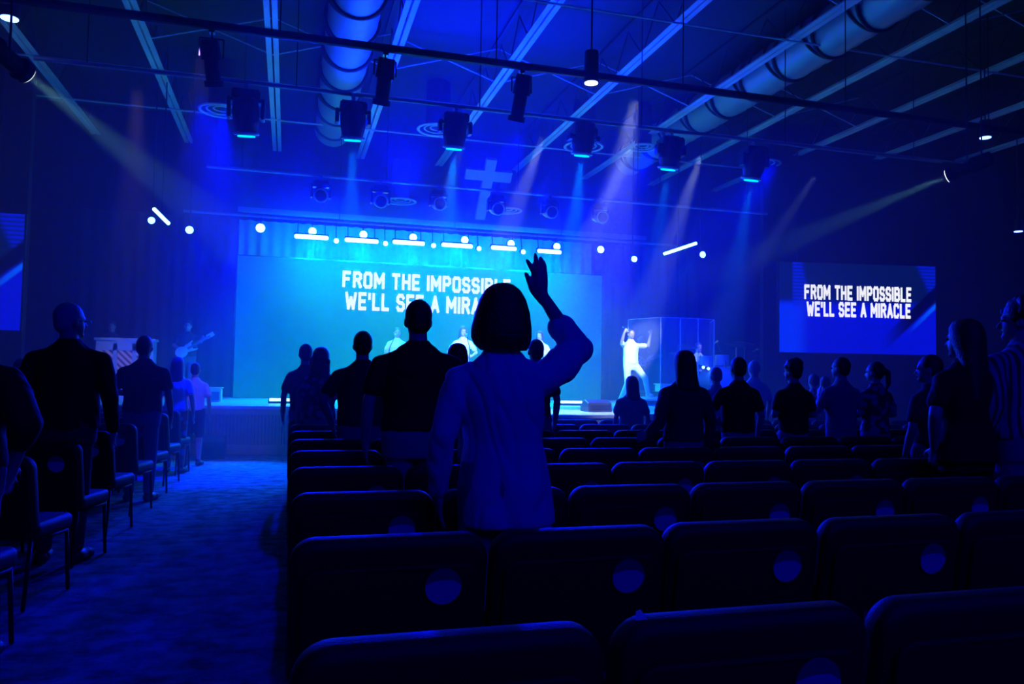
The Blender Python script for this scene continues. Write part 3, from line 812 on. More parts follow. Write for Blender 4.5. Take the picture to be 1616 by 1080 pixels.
def make_chair():
    t = thing('auditorium_chair', 'x', 'chair', (0, 0, 0))
    rec = Matrix.Translation((0, 0, 0.45)) @ Matrix.Rotation(R(9), 4, 'X') @ Matrix.Translation((0, 0, -0.45))
    bm = panel_bm(CH_W, 0.44, 0.87, 0.075, 0.03, 0.075, 0.03); bmesh.ops.transform(bm, matrix=rec, verts=bm.verts)
    obj('backrest', bm, M['chair_pad'], t, smooth=True)
    bm = panel_bm(CH_W - 0.07, 0.40, 0.79, 0.05, 0.02, 0.022, 0.008); bmesh.ops.translate(bm, verts=bm.verts, vec=(0, -0.042, 0)); bmesh.ops.transform(bm, matrix=rec, verts=bm.verts)
    obj('back_shell', bm, M['chair_fabric'], t, smooth=True)
    # seat: panel lying down
    bm = panel_bm(CH_W - 0.03, 0, 0.42, 0.07, 0.03, 0.09, 0.035)
    bmesh.ops.transform(bm, matrix=Matrix.Translation((0, 0.03, 0.43)) @ Matrix.Rotation(R(-90), 4, 'X') @ Matrix.Diagonal((1, 1, -1, 1)), verts=bm.verts)
    bmesh.ops.recalc_face_normals(bm, faces=bm.faces)
    zs = [v.co.y for v in bm.verts]
    if max(zs) < 0.1: bmesh.ops.scale(bm, vec=(1, -1, 1), verts=bm.verts); bmesh.ops.translate(bm, verts=bm.verts, vec=(0, 0.06, 0)); bmesh.ops.recalc_face_normals(bm, faces=bm.faces)
    obj('seat', bm, M['chair_pad'], t, smooth=True)
    for sx in (-1, 1):
        x = sx * 0.262
        bm = bmesh.new(); limb(bm, [(x, -0.02, 0.50), (x, 0.0, 0.38), (x, -0.05, 0.012)], [0.012] * 3, 8); obj('leg', bm, M['black_metal'], t, smooth=True)
        bm = bmesh.new(); limb(bm, [(x, 0.10, 0.375), (x, 0.38, 0.375), (x, 0.42, 0.012)], [0.012] * 3, 8); obj('leg', bm, M['black_metal'], t, smooth=True)
    # round disc on the back at right; grey upper part is painted shade
    def on_back(bm): bmesh.ops.transform(bm, matrix=rec, verts=bm.verts)
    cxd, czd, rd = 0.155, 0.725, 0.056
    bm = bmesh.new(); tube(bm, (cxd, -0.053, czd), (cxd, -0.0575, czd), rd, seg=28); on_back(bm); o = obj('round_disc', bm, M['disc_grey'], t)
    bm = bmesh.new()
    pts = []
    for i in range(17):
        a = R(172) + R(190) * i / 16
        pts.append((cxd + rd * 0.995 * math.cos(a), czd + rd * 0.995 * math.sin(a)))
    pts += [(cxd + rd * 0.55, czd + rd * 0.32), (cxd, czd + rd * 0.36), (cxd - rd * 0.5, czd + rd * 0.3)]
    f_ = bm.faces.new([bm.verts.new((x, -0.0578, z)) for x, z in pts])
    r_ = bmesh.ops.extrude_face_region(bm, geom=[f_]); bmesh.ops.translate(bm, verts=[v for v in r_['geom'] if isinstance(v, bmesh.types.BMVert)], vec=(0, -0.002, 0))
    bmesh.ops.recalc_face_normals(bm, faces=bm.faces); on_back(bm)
    q = obj('disc_lit_part', bm, M['disc_pale'], o)
    bm = bmesh.new(); box(bm, (0.03, -0.054, 0.785), (0.2, 0.004, 0.004)); on_back(bm); obj('seam_piping', bm, M['black_plastic'], t)
    bm = bmesh.new(); box(bm, (-0.12, -0.058, 0.53), (0.012, 0.008, 0.035)); on_back(bm); obj('metal_clip', bm, M['chrome'], t)
    return t
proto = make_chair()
ROWN = ['nearest row', 'second row from camera', 'third row from camera', 'fourth row from camera', 'fifth row from camera', 'sixth row from camera', 'seventh row from camera', 'eighth row from camera', 'front row by the stage']
PITCH_X, Y0, DY = 0.605, 1.53, 0.92
used = False
for k in range(9):
    y = Y0 + DY * k
    n_ = int(min(1.30 * y + 0.5, 11.4) / PITCH_X) + 1
    for j in range(n_):
        x = 0.015 + PITCH_X * (j + 0.5) + random.uniform(-0.003, 0.003)
        if k == 0: x += 0.02 * j
        lab = 'black padded chair with round pale disc, %s from aisle, %s' % (ORD[j], ROWN[k])
        yy = y + random.uniform(-0.01, 0.01); rz = random.uniform(-0.006, 0.006)
        if not used:
            proto.location = (x, yy, 0); proto.rotation_euler = (0, 0, rz); proto['label'] = lab; proto['group'] = 'chairs in the right seating block'; used = True
        else:
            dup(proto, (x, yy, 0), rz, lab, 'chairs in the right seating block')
LR = R(-14)
for j in range(-1, 8):
    yl = 4.98 + 1.02 * j
    n_ = 2 if j < 1 else 3 if j < 5 else 4
    for i in range(n_):
        # rear right leg of the aisle chair stands at x=-1.38
        ex = Vector((-1.38, yl, 0)) - Matrix.Rotation(LR, 3, 'Z') @ Vector((0.262 + 0.6 * i, -0.05, 0))
        lab = 'dark chair left of the aisle, %s row from camera, %s from the aisle' % (ORD[j + 1], ORD[i])
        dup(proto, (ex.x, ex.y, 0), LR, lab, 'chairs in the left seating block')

# folded paper on a chair of the second row
pc = PX(1012, 962, 1.78)
bm = bmesh.new(); 
v = [bm.verts.new(p) for p in ((-0.013, 0, -0.008), (0.015, 0.004, -0.008), (0.002, 0.010, 0.011), (-0.010, 0.006, 0.009))]
bm.faces.new(v); bmesh.ops.solidify(bm, geom=bm.faces[:], thickness=0.001)
o = obj('folded_paper', bm, M['paper']); o.location = (PX(1011, 963, 1.46).x, 1.455, 0.872)
tag(o, 'small folded white paper standing on a chair top in the nearest row', 'paper')

# ------------------------------------------------------------------ people
def hand_geo(bm, wrist, tip, side_dir, s, thumb_sign, tips=None):
    """palm + five fingers; side_dir points towards the thumb"""
    wrist, tip = Vector(wrist), Vector(tip)
    d = (tip - wrist); L = d.length; d = d / L
    sdv = Vector(side_dir); sdv = (sdv - d * sdv.dot(d)).normalized()
    nn = d.cross(sdv).normalized()
    pl = L * 0.5
    rot = Matrix((( sdv.x, nn.x, d.x, 0), (sdv.y, nn.y, d.y, 0), (sdv.z, nn.z, d.z, 0), (0, 0, 0, 1)))
    sphere(bm, wrist + d * pl * 0.55, (0.040 * s, 0.017 * s, pl * 0.62), 14, 10, rot)
    tube(bm, wrist - d * 0.02 * s, wrist + d * pl * 0.5, 0.024 * s, 0.022 * s)
    offs = (0.028, 0.010, -0.009, -0.027); lens = (0.46, 0.5, 0.47, 0.38)
    for o_, l_ in zip(offs, lens):
        b0 = wrist + d * pl * 0.85 + sdv * o_ * s
        spread = sdv * o_ * 1.0
        b1 = b0 + d * L * l_ * 0.5 + spread * 0.35 * s + nn * 0.004 * s
        b2 = b0 + d * L * l_ + spread * 0.7 * s + nn * 0.016 * s
        limb(bm, [b0, b1, b2], [0.0098 * s, 0.009 * s, 0.0072 * s], 8)
    t0 = wrist + d * pl * 0.25 + sdv * 0.022 * s
    t1 = t0 + sdv * 0.035 * s + d * 0.03 * s
    t2 = t1 + sdv * 0.016 * s + d * 0.035 * s
    limb(bm, [t0, t1, t2], [0.014 * s, 0.012 * s, 0.009 * s], 8)

def head_geo(bm, hc, s, rot, lean=None):
    def P(x, y, z): return hc + rot @ Vector((x * s, y * s, z * s))
    r4 = rot.to_4x4()
    sphere(bm, P(0, -0.008, 0.018), (0.076 * s, 0.094 * s, 0.10 * s), 18, 14, r4)      # skull
    sphere(bm, P(0, 0.03, -0.04), (0.058 * s, 0.062 * s, 0.078 * s), 14, 10, r4)       # face, jaw
    sphere(bm, P(0, 0.075, -0.095), (0.022 * s, 0.02 * s, 0.018 * s), 8, 6, r4)        # chin
    limb(bm, [P(0, 0.088, 0.0), P(0, 0.108, -0.034)], [0.008 * s, 0.013 * s], 8)         # nose
    sphere(bm, P(0, 0.082, 0.022), (0.045 * s, 0.012 * s, 0.008 * s), 10, 6, r4)       # brow
    for sx in (-1, 1):
        sphere(bm, P(sx * 0.078, -0.005, -0.015), (0.010 * s, 0.02 * s, 0.032 * s), 8, 8, r4)

def hair_mesh(kind, hc, s, rot, vox, H):
    bm = bmesh.new(); r4 = rot.to_4x4()
    def P(x, y, z): return hc + rot @ Vector((x * s, y * s, z * s))
    if kind == 'short':
        sphere(bm, P(0, -0.018, 0.032), (0.083 * s, 0.097 * s, 0.098 * s), 18, 12, r4)
        sphere(bm, P(0, -0.045, -0.015), (0.076 * s, 0.062 * s, 0.075 * s), 16, 10, r4)
    elif kind == 'curly':
        sphere(bm, P(0, -0.018, 0.04), (0.092 * s, 0.10 * s, 0.098 * s), 18, 12, r4)
        for i in range(26):
            a, e = random.uniform(0, 2 * PI), random.uniform(0.1, 1.4)
            sphere(bm, P(0.088 * math.cos(a) * math.cos(e), -0.018 + 0.095 * math.sin(a) * math.cos(e), 0.045 + 0.098 * math.sin(e)), 0.024 * s, 8, 6)
        sphere(bm, P(0, -0.045, -0.015), (0.076 * s, 0.06 * s, 0.075 * s), 16, 10, r4)
    elif kind == 'cap':
        sphere(bm, P(0, -0.02, 0.035), (0.084 * s, 0.098 * s, 0.09 * s), 18, 12, r4)
        sphere(bm, P(0, 0.08, 0.035), (0.06 * s, 0.07 * s, 0.012 * s), 14, 8, r4)
    elif kind == 'bob':
        pts = [(0.145, 0.0, -0.02, 0.02, 0.02), (0.138, 0, -0.02, 0.045, 0.05), (0.115, 0, -0.02, 0.075, 0.082), (0.075, 0, -0.02, 0.099, 0.104), (0.02, 0, -0.022, 0.116, 0.112), (-0.045, -0.004, -0.024, 0.128, 0.115), (-0.085, -0.004, -0.026, 0.129, 0.112), (-0.115, 0, -0.03, 0.118, 0.10), (-0.14, 0.006, -0.035, 0.098, 0.08)]
        loft(bm, [(z, x, y, rx, ry) for z, x, y, rx, ry in pts][::-1], 28, 2.1)
        bmesh.ops.transform(bm, matrix=Matrix.Translation(hc) @ r4 @ Matrix.Scale(s, 4), verts=bm.verts)
    elif kind in ('long', 'wavy', 'verylong'):
        ln = {'long': 0.24, 'wavy': 0.22, 'verylong': 0.42}[kind]
        wv = 1.12 if kind == 'wavy' else 1.0
        pts = [(0.132, 0, -0.015, 0.03, 0.035), (0.115, 0, -0.015, 0.065, 0.075), (0.07, 0, -0.018, 0.089, 0.1), (0.0, 0, -0.03, 0.098, 0.1), (-0.08, 0, -0.045, 0.10 * wv, 0.085), (-0.15, 0, -0.065, 0.108 * wv, 0.065), (-ln * 0.9, 0, -0.09, 0.112 * wv, 0.05), (-ln, 0, -0.095, 0.085, 0.035)]
        loft(bm, pts[::-1], 24, 2.2)
        bmesh.ops.transform(bm, matrix=Matrix.Translation(hc) @ r4 @ Matrix.Scale(s, 4), verts=bm.verts)
        if kind == 'wavy':
            for i in range(18):
                a = random.uniform(PI, 2 * PI); z = random.uniform(-ln, 0.08)
                sphere(bm, P(0.1 * math.cos(a), -0.05 + 0.06 * math.sin(a), z), 0.028 * s, 8, 6)
    elif kind == 'pony':
        sphere(bm, P(0, -0.018, 0.032), (0.083 * s, 0.097 * s, 0.098 * s), 18, 12, r4)
        sphere(bm, P(0, -0.04, -0.015), (0.076 * s, 0.06 * s, 0.07 * s), 16, 10, r4)
        limb(bm, [P(0, -0.1, 0.04), P(0, -0.15, 0.0), P(0, -0.15, -0.12), P(0, -0.13, -0.2)], [0.02 * s, 0.03 * s, 0.028 * s, 0.01 * s])
    return remesh(bm, vox, 3)

ALLP = []
def person(label, px, py, Y, zb=0.0, rz=0.0, w=1.0, arms=('down', 'down'), legs='stand', hair='short', hairm='hair_dark', shirt='black_cloth', pants='denim',
           skin='skin', female=False, sleeve='short', vox=0.012, headturn=0.0, headtilt=0.0, group=None, shoes='shoe', hem=0.93, lean=0.0, hgt=None, base=None, skirt=False, flare=0.0, nod=0.0, shear=0.0):
    top = PX(px, py, Y)
    Ht = hgt if hgt else top.z - zb
    s = Ht / 1.75
    bx = base if base else (top.x, Y)
    t = thing('person', label, 'person', (bx[0], bx[1], zb), rz, group)
    inv = (Matrix.Translation((bx[0], bx[1], zb)) @ Matrix.Rotation(rz, 4, 'Z')).inverted()
    def J(x, y, z): return Vector((x, y, z)) * s
    if legs == 'sit':
        pass
    sw = 0.178 * w * (0.93 if female else 1.0)
    hx, hy, hz = 0.0, 0.01, 1.625
    # joints
    hip = {-1: J(-0.088, 0, 0.93), 1: J(0.088, 0, 0.93)}
    knee = {-1: J(-0.095, 0.02, 0.50), 1: J(0.095, 0.02, 0.50)}
    ank = {-1: J(-0.10, -0.02, 0.085), 1: J(0.10, -0.02, 0.085)}
    footd = {-1: Vector((-0.2, 1, 0)).normalized(), 1: Vector((0.2, 1, 0)).normalized()}
    if isinstance(legs, dict):
        for sd_, (kn, an) in legs.items():
            knee[sd_] = J(*kn); ank[sd_] = J(*an)
    zoff = 0.0
    if legs == 'sit':
        hip = {k_: J(k_ * 0.09, 0, 0.93) for k_ in (-1, 1)}
        knee = {k_: J(k_ * 0.13, 0.42, 0.92) for k_ in (-1, 1)}
        ank = {k_: J(k_ * 0.13, 0.45, 0.50) for k_ in (-1, 1)}
    sho = {-1: J(-sw, -0.005, 1.358), 1: J(sw, -0.005, 1.358)}
    # arms
    el, wr, tp, sdir = {}, {}, {}, {}
    for i, sd_ in enumerate((-1, 1)):
        a = arms[i]
        if a == 'down':
            el[sd_] = J(sd_ * (sw + 0.07), -0.03, 1.13); wr[sd_] = J(sd_ * (sw + 0.075), 0.05, 0.89); tp[sd_] = J(sd_ * (sw + 0.06), 0.09, 0.72); sdir[sd_] = Vector((0, 1, 0))
        elif a == 'front':
            el[sd_] = J(sd_ * (sw + 0.08), -0.02, 1.15); wr[sd_] = J(sd_ * 0.10, 0.23, 1.12); tp[sd_] = J(sd_ * -0.02, 0.33, 1.16); sdir[sd_] = Vector((0, 0, 1))
        elif a == 'clap':
            el[sd_] = J(sd_ * (sw + 0.09), 0.04, 1.16); wr[sd_] = J(sd_ * 0.07, 0.27, 1.30); tp[sd_] = J(sd_ * 0.015, 0.36, 1.44); sdir[sd_] = Vector((0, -1, 0.3))
        elif a == 'pocket':
            el[sd_] = J(sd_ * (sw + 0.12), -0.07, 1.15); wr[sd_] = J(sd_ * (sw + 0.03), 0.03, 0.94); tp[sd_] = J(sd_ * (sw - 0.01), 0.08, 0.80); sdir[sd_] = Vector((0, 1, 0))
        elif a == 'akimbo':
            el[sd_] = J(sd_ * (sw + 0.16), -0.03, 1.14); wr[sd_] = J(sd_ * (sw + 0.02), 0.10, 1.05); tp[sd_] = J(sd_ * (sw - 0.1), 0.16, 1.03); sdir[sd_] = Vector((0, 0, 1))
        elif a == 'keys':
            el[sd_] = J(sd_ * (sw + 0.05), 0.05, 1.15); wr[sd_] = J(sd_ * 0.16, 0.30, 1.14); tp[sd_] = J(sd_ * 0.14, 0.46, 1.10); sdir[sd_] = Vector((-sd_, 0, 0))
        else:
            q = [inv @ Vector(v) for v in a[:3]]
            el[sd_], wr[sd_], tp[sd_] = q
            sdir[sd_] = (inv.to_3x3() @ Vector(a[3])) if len(a) > 3 else Vector((-sd_, 0, 0.2))
    rot = Matrix.Rotation(headturn, 3, 'Z') @ Matrix.Rotation(nod, 3, 'X') @ Matrix.Rotation(headtilt, 3, 'Y')
    hc = J(hx, hy, hz)
    # ---- body (skin), one continuous surface
    bm = bmesh.new()
    head_geo(bm, hc, s, rot)
    limb(bm, [J(0, -0.012, 1.40), J(0, -0.005, 1.50), hc + rot @ J(0, -0.01, -0.05)], [0.062 * s, 0.056 * s * (0.9 if female else 1.05), 0.054 * s])
    cw = 0.155 * w
    loft(bm, [(0.86 * s, 0, 0, 0.10 * w * s, 0.07 * s), (0.93 * s, 0, 0, 0.15 * w * s, 0.10 * s), (1.08 * s, 0, 0.005, 0.125 * w * s, 0.088 * s), (1.28 * s, 0, 0.0, cw * s, 0.10 * s), (1.37 * s, 0, -0.01, cw * 0.85 * s, 0.08 * s), (1.44 * s, 0, -0.01, 0.07 * s, 0.055 * s)])
    for sd_ in (-1, 1):
        limb(bm, [sho[sd_] - Vector((sd_ * 0.02 * s, 0, 0)), sho[sd_].lerp(el[sd_], 0.4), el[sd_], el[sd_].lerp(wr[sd_], 0.35), wr[sd_]], [0.052 * s, 0.046 * s, 0.037 * s, 0.038 * s, 0.026 * s])
        if arms[0 if sd_ < 0 else 1] and len(arms) > 2 and arms[2] == 'nohand' and False: pass
        fn = hands_override.get((label, sd_)) if hands_override else None
        if fn: fn(bm, inv)
        else: hand_geo(bm, wr[sd_], tp[sd_], sdir[sd_], s, sd_)
        limb(bm, [hip[sd_], knee[sd_], knee[sd_].lerp(ank[sd_], 0.35), ank[sd_]], [0.078 * s, 0.054 * s, 0.052 * s, 0.034 * s])
    mobj('body', remesh(bm, vox, 3), M[skin], t)
    # ---- eyes, mouth
    bm = bmesh.new()
    for sx in (-1, 1): sphere(bm, hc + rot @ J(sx * 0.031, 0.083, 0.002), (0.011 * s, 0.008 * s, 0.007 * s), 8, 6)
    obj('eyes', bm, M['eye'], t)
    bm = bmesh.new(); sphere(bm, hc + rot @ J(0, 0.091, -0.062), (0.022 * s, 0.007 * s, 0.006 * s), 8, 6, rot.to_4x4()); obj('mouth', bm, M['lip'], t)
    # ---- trousers / skirt
    bm = bmesh.new(); g = 0.014 * s
    loft(bm, [(0.80 * s, 0, 0, 0.15 * w * s + g, 0.10 * s + g), (0.93 * s, 0, 0, 0.158 * w * s + g, 0.108 * s + g), (1.03 * s, 0, 0, 0.14 * w * s + g, 0.095 * s + g)])
    short = pants in ('shorts',)
    pm = 'navy_cloth' if short else pants
    for sd_ in (-1, 1):
        a, k_, n_ = hip[sd_], knee[sd_], ank[sd_]
        if short: limb(bm, [a, a.lerp(k_, 0.9)], [0.10 * s, 0.085 * s])
        else: limb(bm, [a, k_, k_.lerp(n_, 0.92)], [0.095 * s, 0.068 * s, 0.055 * s])
    if skirt:
        loft(bm, [(0.45 * s, 0, 0, 0.24 * s, 0.2 * s), (0.7 * s, 0, 0, 0.2 * s, 0.15 * s), (0.98 * s, 0, 0, 0.14 * s, 0.1 * s)])
    mobj('trousers' if not skirt else 'skirt', remesh(bm, vox * 1.15, 3), M[pm], t)
    # ---- shirt
    bm = bmesh.new()
    bust = 0.02 if female else 0.0
    rings = [(hem * s, 0, 0, (0.160 * w + flare) * s + g, (0.112 + flare * 0.6) * s + g), ((hem + 0.05) * s, 0, 0, (0.160 * w + flare * 0.8) * s + g, (0.112 + flare * 0.5) * s + g),
             (1.10 * s, 0, 0.0, (0.137 * w + (0 if female else 0.016)) * s + g * 1.4, 0.10 * s + g), (1.28 * s, 0, bust * s * 0.5, cw * s + g * 1.6, (0.108 + bust) * s + g),
             (1.345 * s, 0, -0.01, cw * 0.98 * s + g, 0.098 * s + g), (1.395 * s, 0, -0.012, 0.142 * w * s, 0.085 * s + g), (1.435 * s, 0, -0.012, 0.112 * w * s, 0.072 * s + g), (1.465 * s, 0, -0.01, 0.084 * w * s, 0.068 * s), (1.487 * s, 0, -0.008, 0.068 * s, 0.064 * s), (1.505 * s, 0, -0.006, 0.062 * s, 0.06 * s)]
    sleeves = sleeve if isinstance(sleeve, tuple) else (sleeve, sleeve)
    rings = [(q[0], q[1] + shear * s * max(0, (1.3 * s - q[0])), *q[2:]) for q in rings]
    loft(bm, rings, 24, 2.05)
    for sd_ in (-1, 1):
        sleeve = sleeves[0] if sd_ < 0 else sleeves[1]
        sh, e_, wri = sho[sd_], el[sd_], wr[sd_]
        inner = Vector((sd_ * 0.085 * w * s, -0.008 * s, 1.395 * s))
        if sleeve == 'short':
            limb(bm, [inner, sh, sh.lerp(e_, 0.62)], [0.05 * s, 0.054 * s, 0.060 * s])
        elif sleeve == 'half':
            limb(bm, [inner, sh, sh.lerp(e_, 0.5), e_, e_.lerp(wri, 0.42)], [0.054 * s, 0.066 * s, 0.072 * s, 0.068 * s, 0.054 * s])
        elif sleeve == 'none':
            limb(bm, [inner, sh], [0.05 * s, 0.055 * s])
        else:
            limb(bm, [inner, sh, sh.lerp(e_, 0.5), e_, e_.lerp(wri, 0.95)], [0.052 * s, 0.06 * s, 0.06 * s, 0.052 * s, 0.038 * s])
    mobj('shirt', folds(remesh(bm, vox * 1.1, 4), s, 1.6 if vox < 0.009 else 1.0), M[shirt], t)
    if hair:
        mobj('hair' if hair != 'cap' else 'cap', hair_mesh(hair, hc, s, rot, min(vox, 0.011), Ht), M[hairm], t)
    # ---- shoes
    for sd_ in (-1, 1):
        bm = bmesh.new(); a = ank[sd_]; f_ = footd[sd_]
        z0 = a.z - 0.085 * s
        limb(bm, [Vector((a.x, a.y - 0.03 * s, z0 + 0.045 * s)), Vector((a.x, a.y, z0 + 0.045 * s)) + f_ * 0.09 * s, Vector((a.x, a.y, z0 + 0.036 * s)) + f_ * 0.16 * s], [0.044 * s, 0.044 * s, 0.035 * s], 10)
        limb(bm, [a, Vector((a.x, a.y, z0 + 0.05 * s))], [0.042 * s, 0.042 * s], 10)
        bmesh.ops.scale(bm, vec=(1, 1, 1), verts=bm.verts)
        for v in bm.verts:
            if v.co.z < z0: v.co.z = z0
        obj('shoe', bm, M[shoes], t, smooth=True)
    ALLP.append(t)
    return t, s
hands_override = {}

RY = lambda k_: Y0 + DY * k_ + 0.62
# --- main woman with raised arm
YP = 3.12
lab11 = 'woman with bob haircut and long pale shirt raising her right hand, nearest in view'
# explicit raised hand in pixels
def raised_hand(bm, inv):
    Yh = 3.24
    def Q(x, y, dy=0.0): return inv @ PX(780 + x / 4.5, 380 + y / 4.5, Yh + dy)
    limb(bm, [Q(345, 420), Q(330, 380), Q(318, 330), Q(315, 270), Q(318, 215)], [0.025, 0.031, 0.034, 0.033, 0.026], 12)
    limb(bm, [Q(300, 350), Q(292, 290), Q(292, 235)], [0.021, 0.023, 0.017], 10)
    limb(bm, [Q(345, 360), Q(348, 290), Q(350, 225)], [0.022, 0.023, 0.018], 10)
    limb(bm, [Q(312, 390), Q(275, 345), Q(254, 300, -0.005), Q(226, 236, -0.012)], [0.021, 0.019, 0.0145, 0.0105], 10)      # thumb
    limb(bm, [Q(290, 240), Q(265, 192, 0.01), Q(234, 142, 0.0)], [0.015, 0.0132, 0.0098], 10)   # index
    limb(bm, [Q(308, 225), Q(300, 165, 0.01), Q(292, 101, 0.0)], [0.015, 0.0132, 0.0098], 10)  # middle
    limb(bm, [Q(330, 225), Q(334, 170, 0.015), Q(328, 126, 0.03)], [0.015, 0.0135, 0.0105], 10)  # ring
    limb(bm, [Q(351, 235), Q(356, 190, 0.01), Q(352, 150, 0.02)], [0.0135, 0.012, 0.0095], 10)      # little
hands_override[(lab11, 1)] = raised_hand
elb = PX(911, 553, 3.26); wri = PX(857, 468, 3.24); tip = PX(847, 405, 3.24)
person(lab11, 794, 455, YP, rz=R(-3), w=1.06, arms=('down', (elb, wri, tip, (-1, 0, 0))), hair='bob', hairm='hair_brown', shirt='light_cloth', pants='denim', female=True,
       sleeve=('long', 'half'), vox=0.0075, hem=0.76, flare=0.015, shear=0.06, headturn=R(-8))
# --- big man
person('broad man in a black tee and pale trousers, left of the woman raising her hand', 661, 474, RY(3), w=1.24, hair='short', shirt='black_cloth', pants='khaki', vox=0.011, hem=0.96, sleeve='short')
person('man in dark tee with arm held out, seen left of the broad man', 573, 523, RY(5), w=1.16, arms=('pocket', 'down'), shirt='navy_cloth', vox=0.012)
person('short-haired person in dark tee, leftmost in the right block', 483, 543, RY(8), w=0.95, shirt='navy_cloth', vox=0.014)
person('woman with wavy shoulder-length hair and patterned blouse by the aisle', 508, 549, RY(7), w=1.0, hair='wavy', hairm='hair_brown', shirt='floral', female=True, vox=0.013, headturn=R(-20))
person('dark-haired person half hidden behind the broad man, on his right', 722, 543, RY(5), w=0.9, shirt='navy_cloth', vox=0.014, hair='long', female=True)
person('person mostly hidden behind the bob-haired woman, right side', 846, 536, RY(6), w=0.9, shirt='navy_cloth', vox=0.014)
# --- right side audience
person('small long-haired girl in pale top, in front of the kneeling singer', 997, 594, RY(7), w=1.15, hair='long', shirt='grey_cloth', female=True, vox=0.013)
pL = 'woman with long hair over dark cardigan resting a hand on a chair back'
person(pL, 1080, 554, RY(4), w=1.12, hair='long', hairm='hair_dark', shirt='navy_cloth', sleeve='long', female=True, vox=0.011,
       arms=((PX(1040, 668, 5.6), PX(1020, 689, 5.55), PX(1003, 692, 5.5), (0, 0, 1)), 'down'))
person('short-haired person in grey top seen between two darker figures, near drums', 1130, 580, RY(7), w=0.95, shirt='grey_cloth', vox=0.014)
person('man in dark tee, hands low, right of long-haired woman', 1165, 564, RY(5), w=1.1, arms=('akimbo', 'down'), shirt='black_cloth', vox=0.012)
person('person in pale shirt behind the man, below the curtain', 1190, 569, RY(8), w=1.0, shirt='light_cloth', hair='short', hairm='hair_grey', vox=0.014)
person('stocky person in black holding hands to chest, below side screen left edge', 1252, 569, RY(5), w=0.98, arms=('front', 'front'), shirt='black_cloth', hair='curly', vox=0.012, headturn=R(25))
person('small distant person in patterned top between the black and grey shirts', 1284, 590, RY(8), w=0.9, shirt='floral', vox=0.014, arms=('front', 'front'))
person('distant person with hands raised in prayer, below the side screen', 1302, 594, RY(8), w=0.8, shirt='navy_cloth', vox=0.014, arms=('clap', 'clap'))
person('person in grey shirt with hands clasped, centred under the side screen', 1327, 564, RY(5), w=1.0, arms=('clap', 'front'), shirt='grey_cloth', vox=0.012, headturn=R(25), hairm='hair_brown')
person('woman in floral blouse under the right half of the side screen', 1381, 571, RY(5), w=0.95, arms=('front', 'front'), shirt='floral', female=True, hair='pony', hairm='hair_brown', vox=0.012, headturn=R(30))
person('slim person in profile just left of the long-haired woman in black', 1467, 560, RY(3), w=0.85, arms=('down', 'down'), shirt='navy_cloth', hair='short', vox=0.012, headturn=R(45), female=True)
person('woman with long straight hair and loose black tee at the right', 1522, 505, RY(2), w=1.12, arms=('pocket', 'down'), shirt='black_cloth', pants='black_cloth', hair='verylong', hairm='hair_brown', female=True, vox=0.009, headturn=R(18), hem=0.86, flare=0.03)
person('man in a vertically striped shirt at the far right edge', 1610, 474, RY(2) - 0.04, w=1.1, arms=('down', 'down'), shirt='striped', hair='curly', vox=0.009, headturn=R(45), sleeve='half')
# --- left side audience
person('grey-haired man in black jacket and glasses at the left', 112, 478, 6.2, rz=R(-8), w=1.2, hair='short', hairm='hair_grey', shirt='black_cloth', sleeve='long', pants='navy_cloth', vox=0.010, headturn=R(-42), hem=0.9)
person('man in navy shirt standing in front of the piano, left aisle edge', 229, 530, 9.0, rz=R(-10), w=1.16, hair='short', shirt='navy_cloth', pants='denim', arms=('front', 'down'), vox=0.012)
person('woman with long dark hair, pale tee and red patterned trousers', 281, 564, 11.4, rz=R(-10), w=1.0, hair='verylong', shirt='light_cloth', pants='floral_red', female=True, vox=0.012)
person('boy in pale tee and dark shorts nearest the stage on the left', 309, 573, 12.3, rz=R(-5), w=0.95, shirt='light_cloth', pants='shorts', vox=0.012)
person('person in black at the extreme left edge, arm bent', -48, 470, 4.15, rz=R(-8), w=1.15, shirt='black_cloth', sleeve='half', arms=('down', 'pocket'), vox=0.011, hair='long', female=True)
person('distant person in grey top far left under the side screen', 34, 566, 8.8, w=0.9, shirt='grey_cloth', vox=0.014, arms=('down', 'clap'))

P_grey = next(p for p in ALLP if 'glasses' in p['label'])
sg = (PX(112, 478, 6.2).z) / 1.75
rg = Matrix.Rotation(R(-42), 3, 'Z')
bm = bmesh.new()
for sx in (-1, 1):
    c_ = Vector((0, 0.01, 1.625)) * sg + rg @ (Vector((sx * 0.033, 0.108, 0.0)) * sg)
    torus(bm, c_, 0.026, 0.0025, 18, 5, rg.to_4x4() @ Matrix.Rotation(PI / 2, 4, 'X'))
    a_ = c_ + rg @ Vector((sx * 0.026, 0, 0)); tube(bm, a_, Vector((0, 0.01, 1.625)) * sg + rg @ (Vector((sx * 0.085, 0.0, 0.005)) * sg), 0.0025, seg=5)
obj('glasses', bm, M['chrome'], P_grey)
# --- performers on the stage
SZ = STAGE_Z
WH = (M['white_cloth'], )
M['skin_l'] = M['skin']
sing = []
person('singer in white with one hand lifted, left one before the video wall', 627, 517, 17.0, SZ, PI, 1.05, arms=('down', 'front'), shirt='white_cloth', pants='white_cloth', sleeve='short', vox=0.013, shoes='shoe_white')
person('singer in white with spread arms at centre of the video wall', 731, 515, 17.0, SZ, PI, 1.05, arms=('akimbo', 'akimbo'), shirt='white_cloth', pants='white_cloth', hair='long', female=True, vox=0.013, shoes='shoe_white')
person('singer in white turned sideways, right of the bob-haired woman', 852, 522, 17.0, SZ, R(150), 1.0, arms=('front', 'front'), shirt='white_cloth', pants='white_cloth', hair='long', female=True, vox=0.013, shoes='shoe_white')
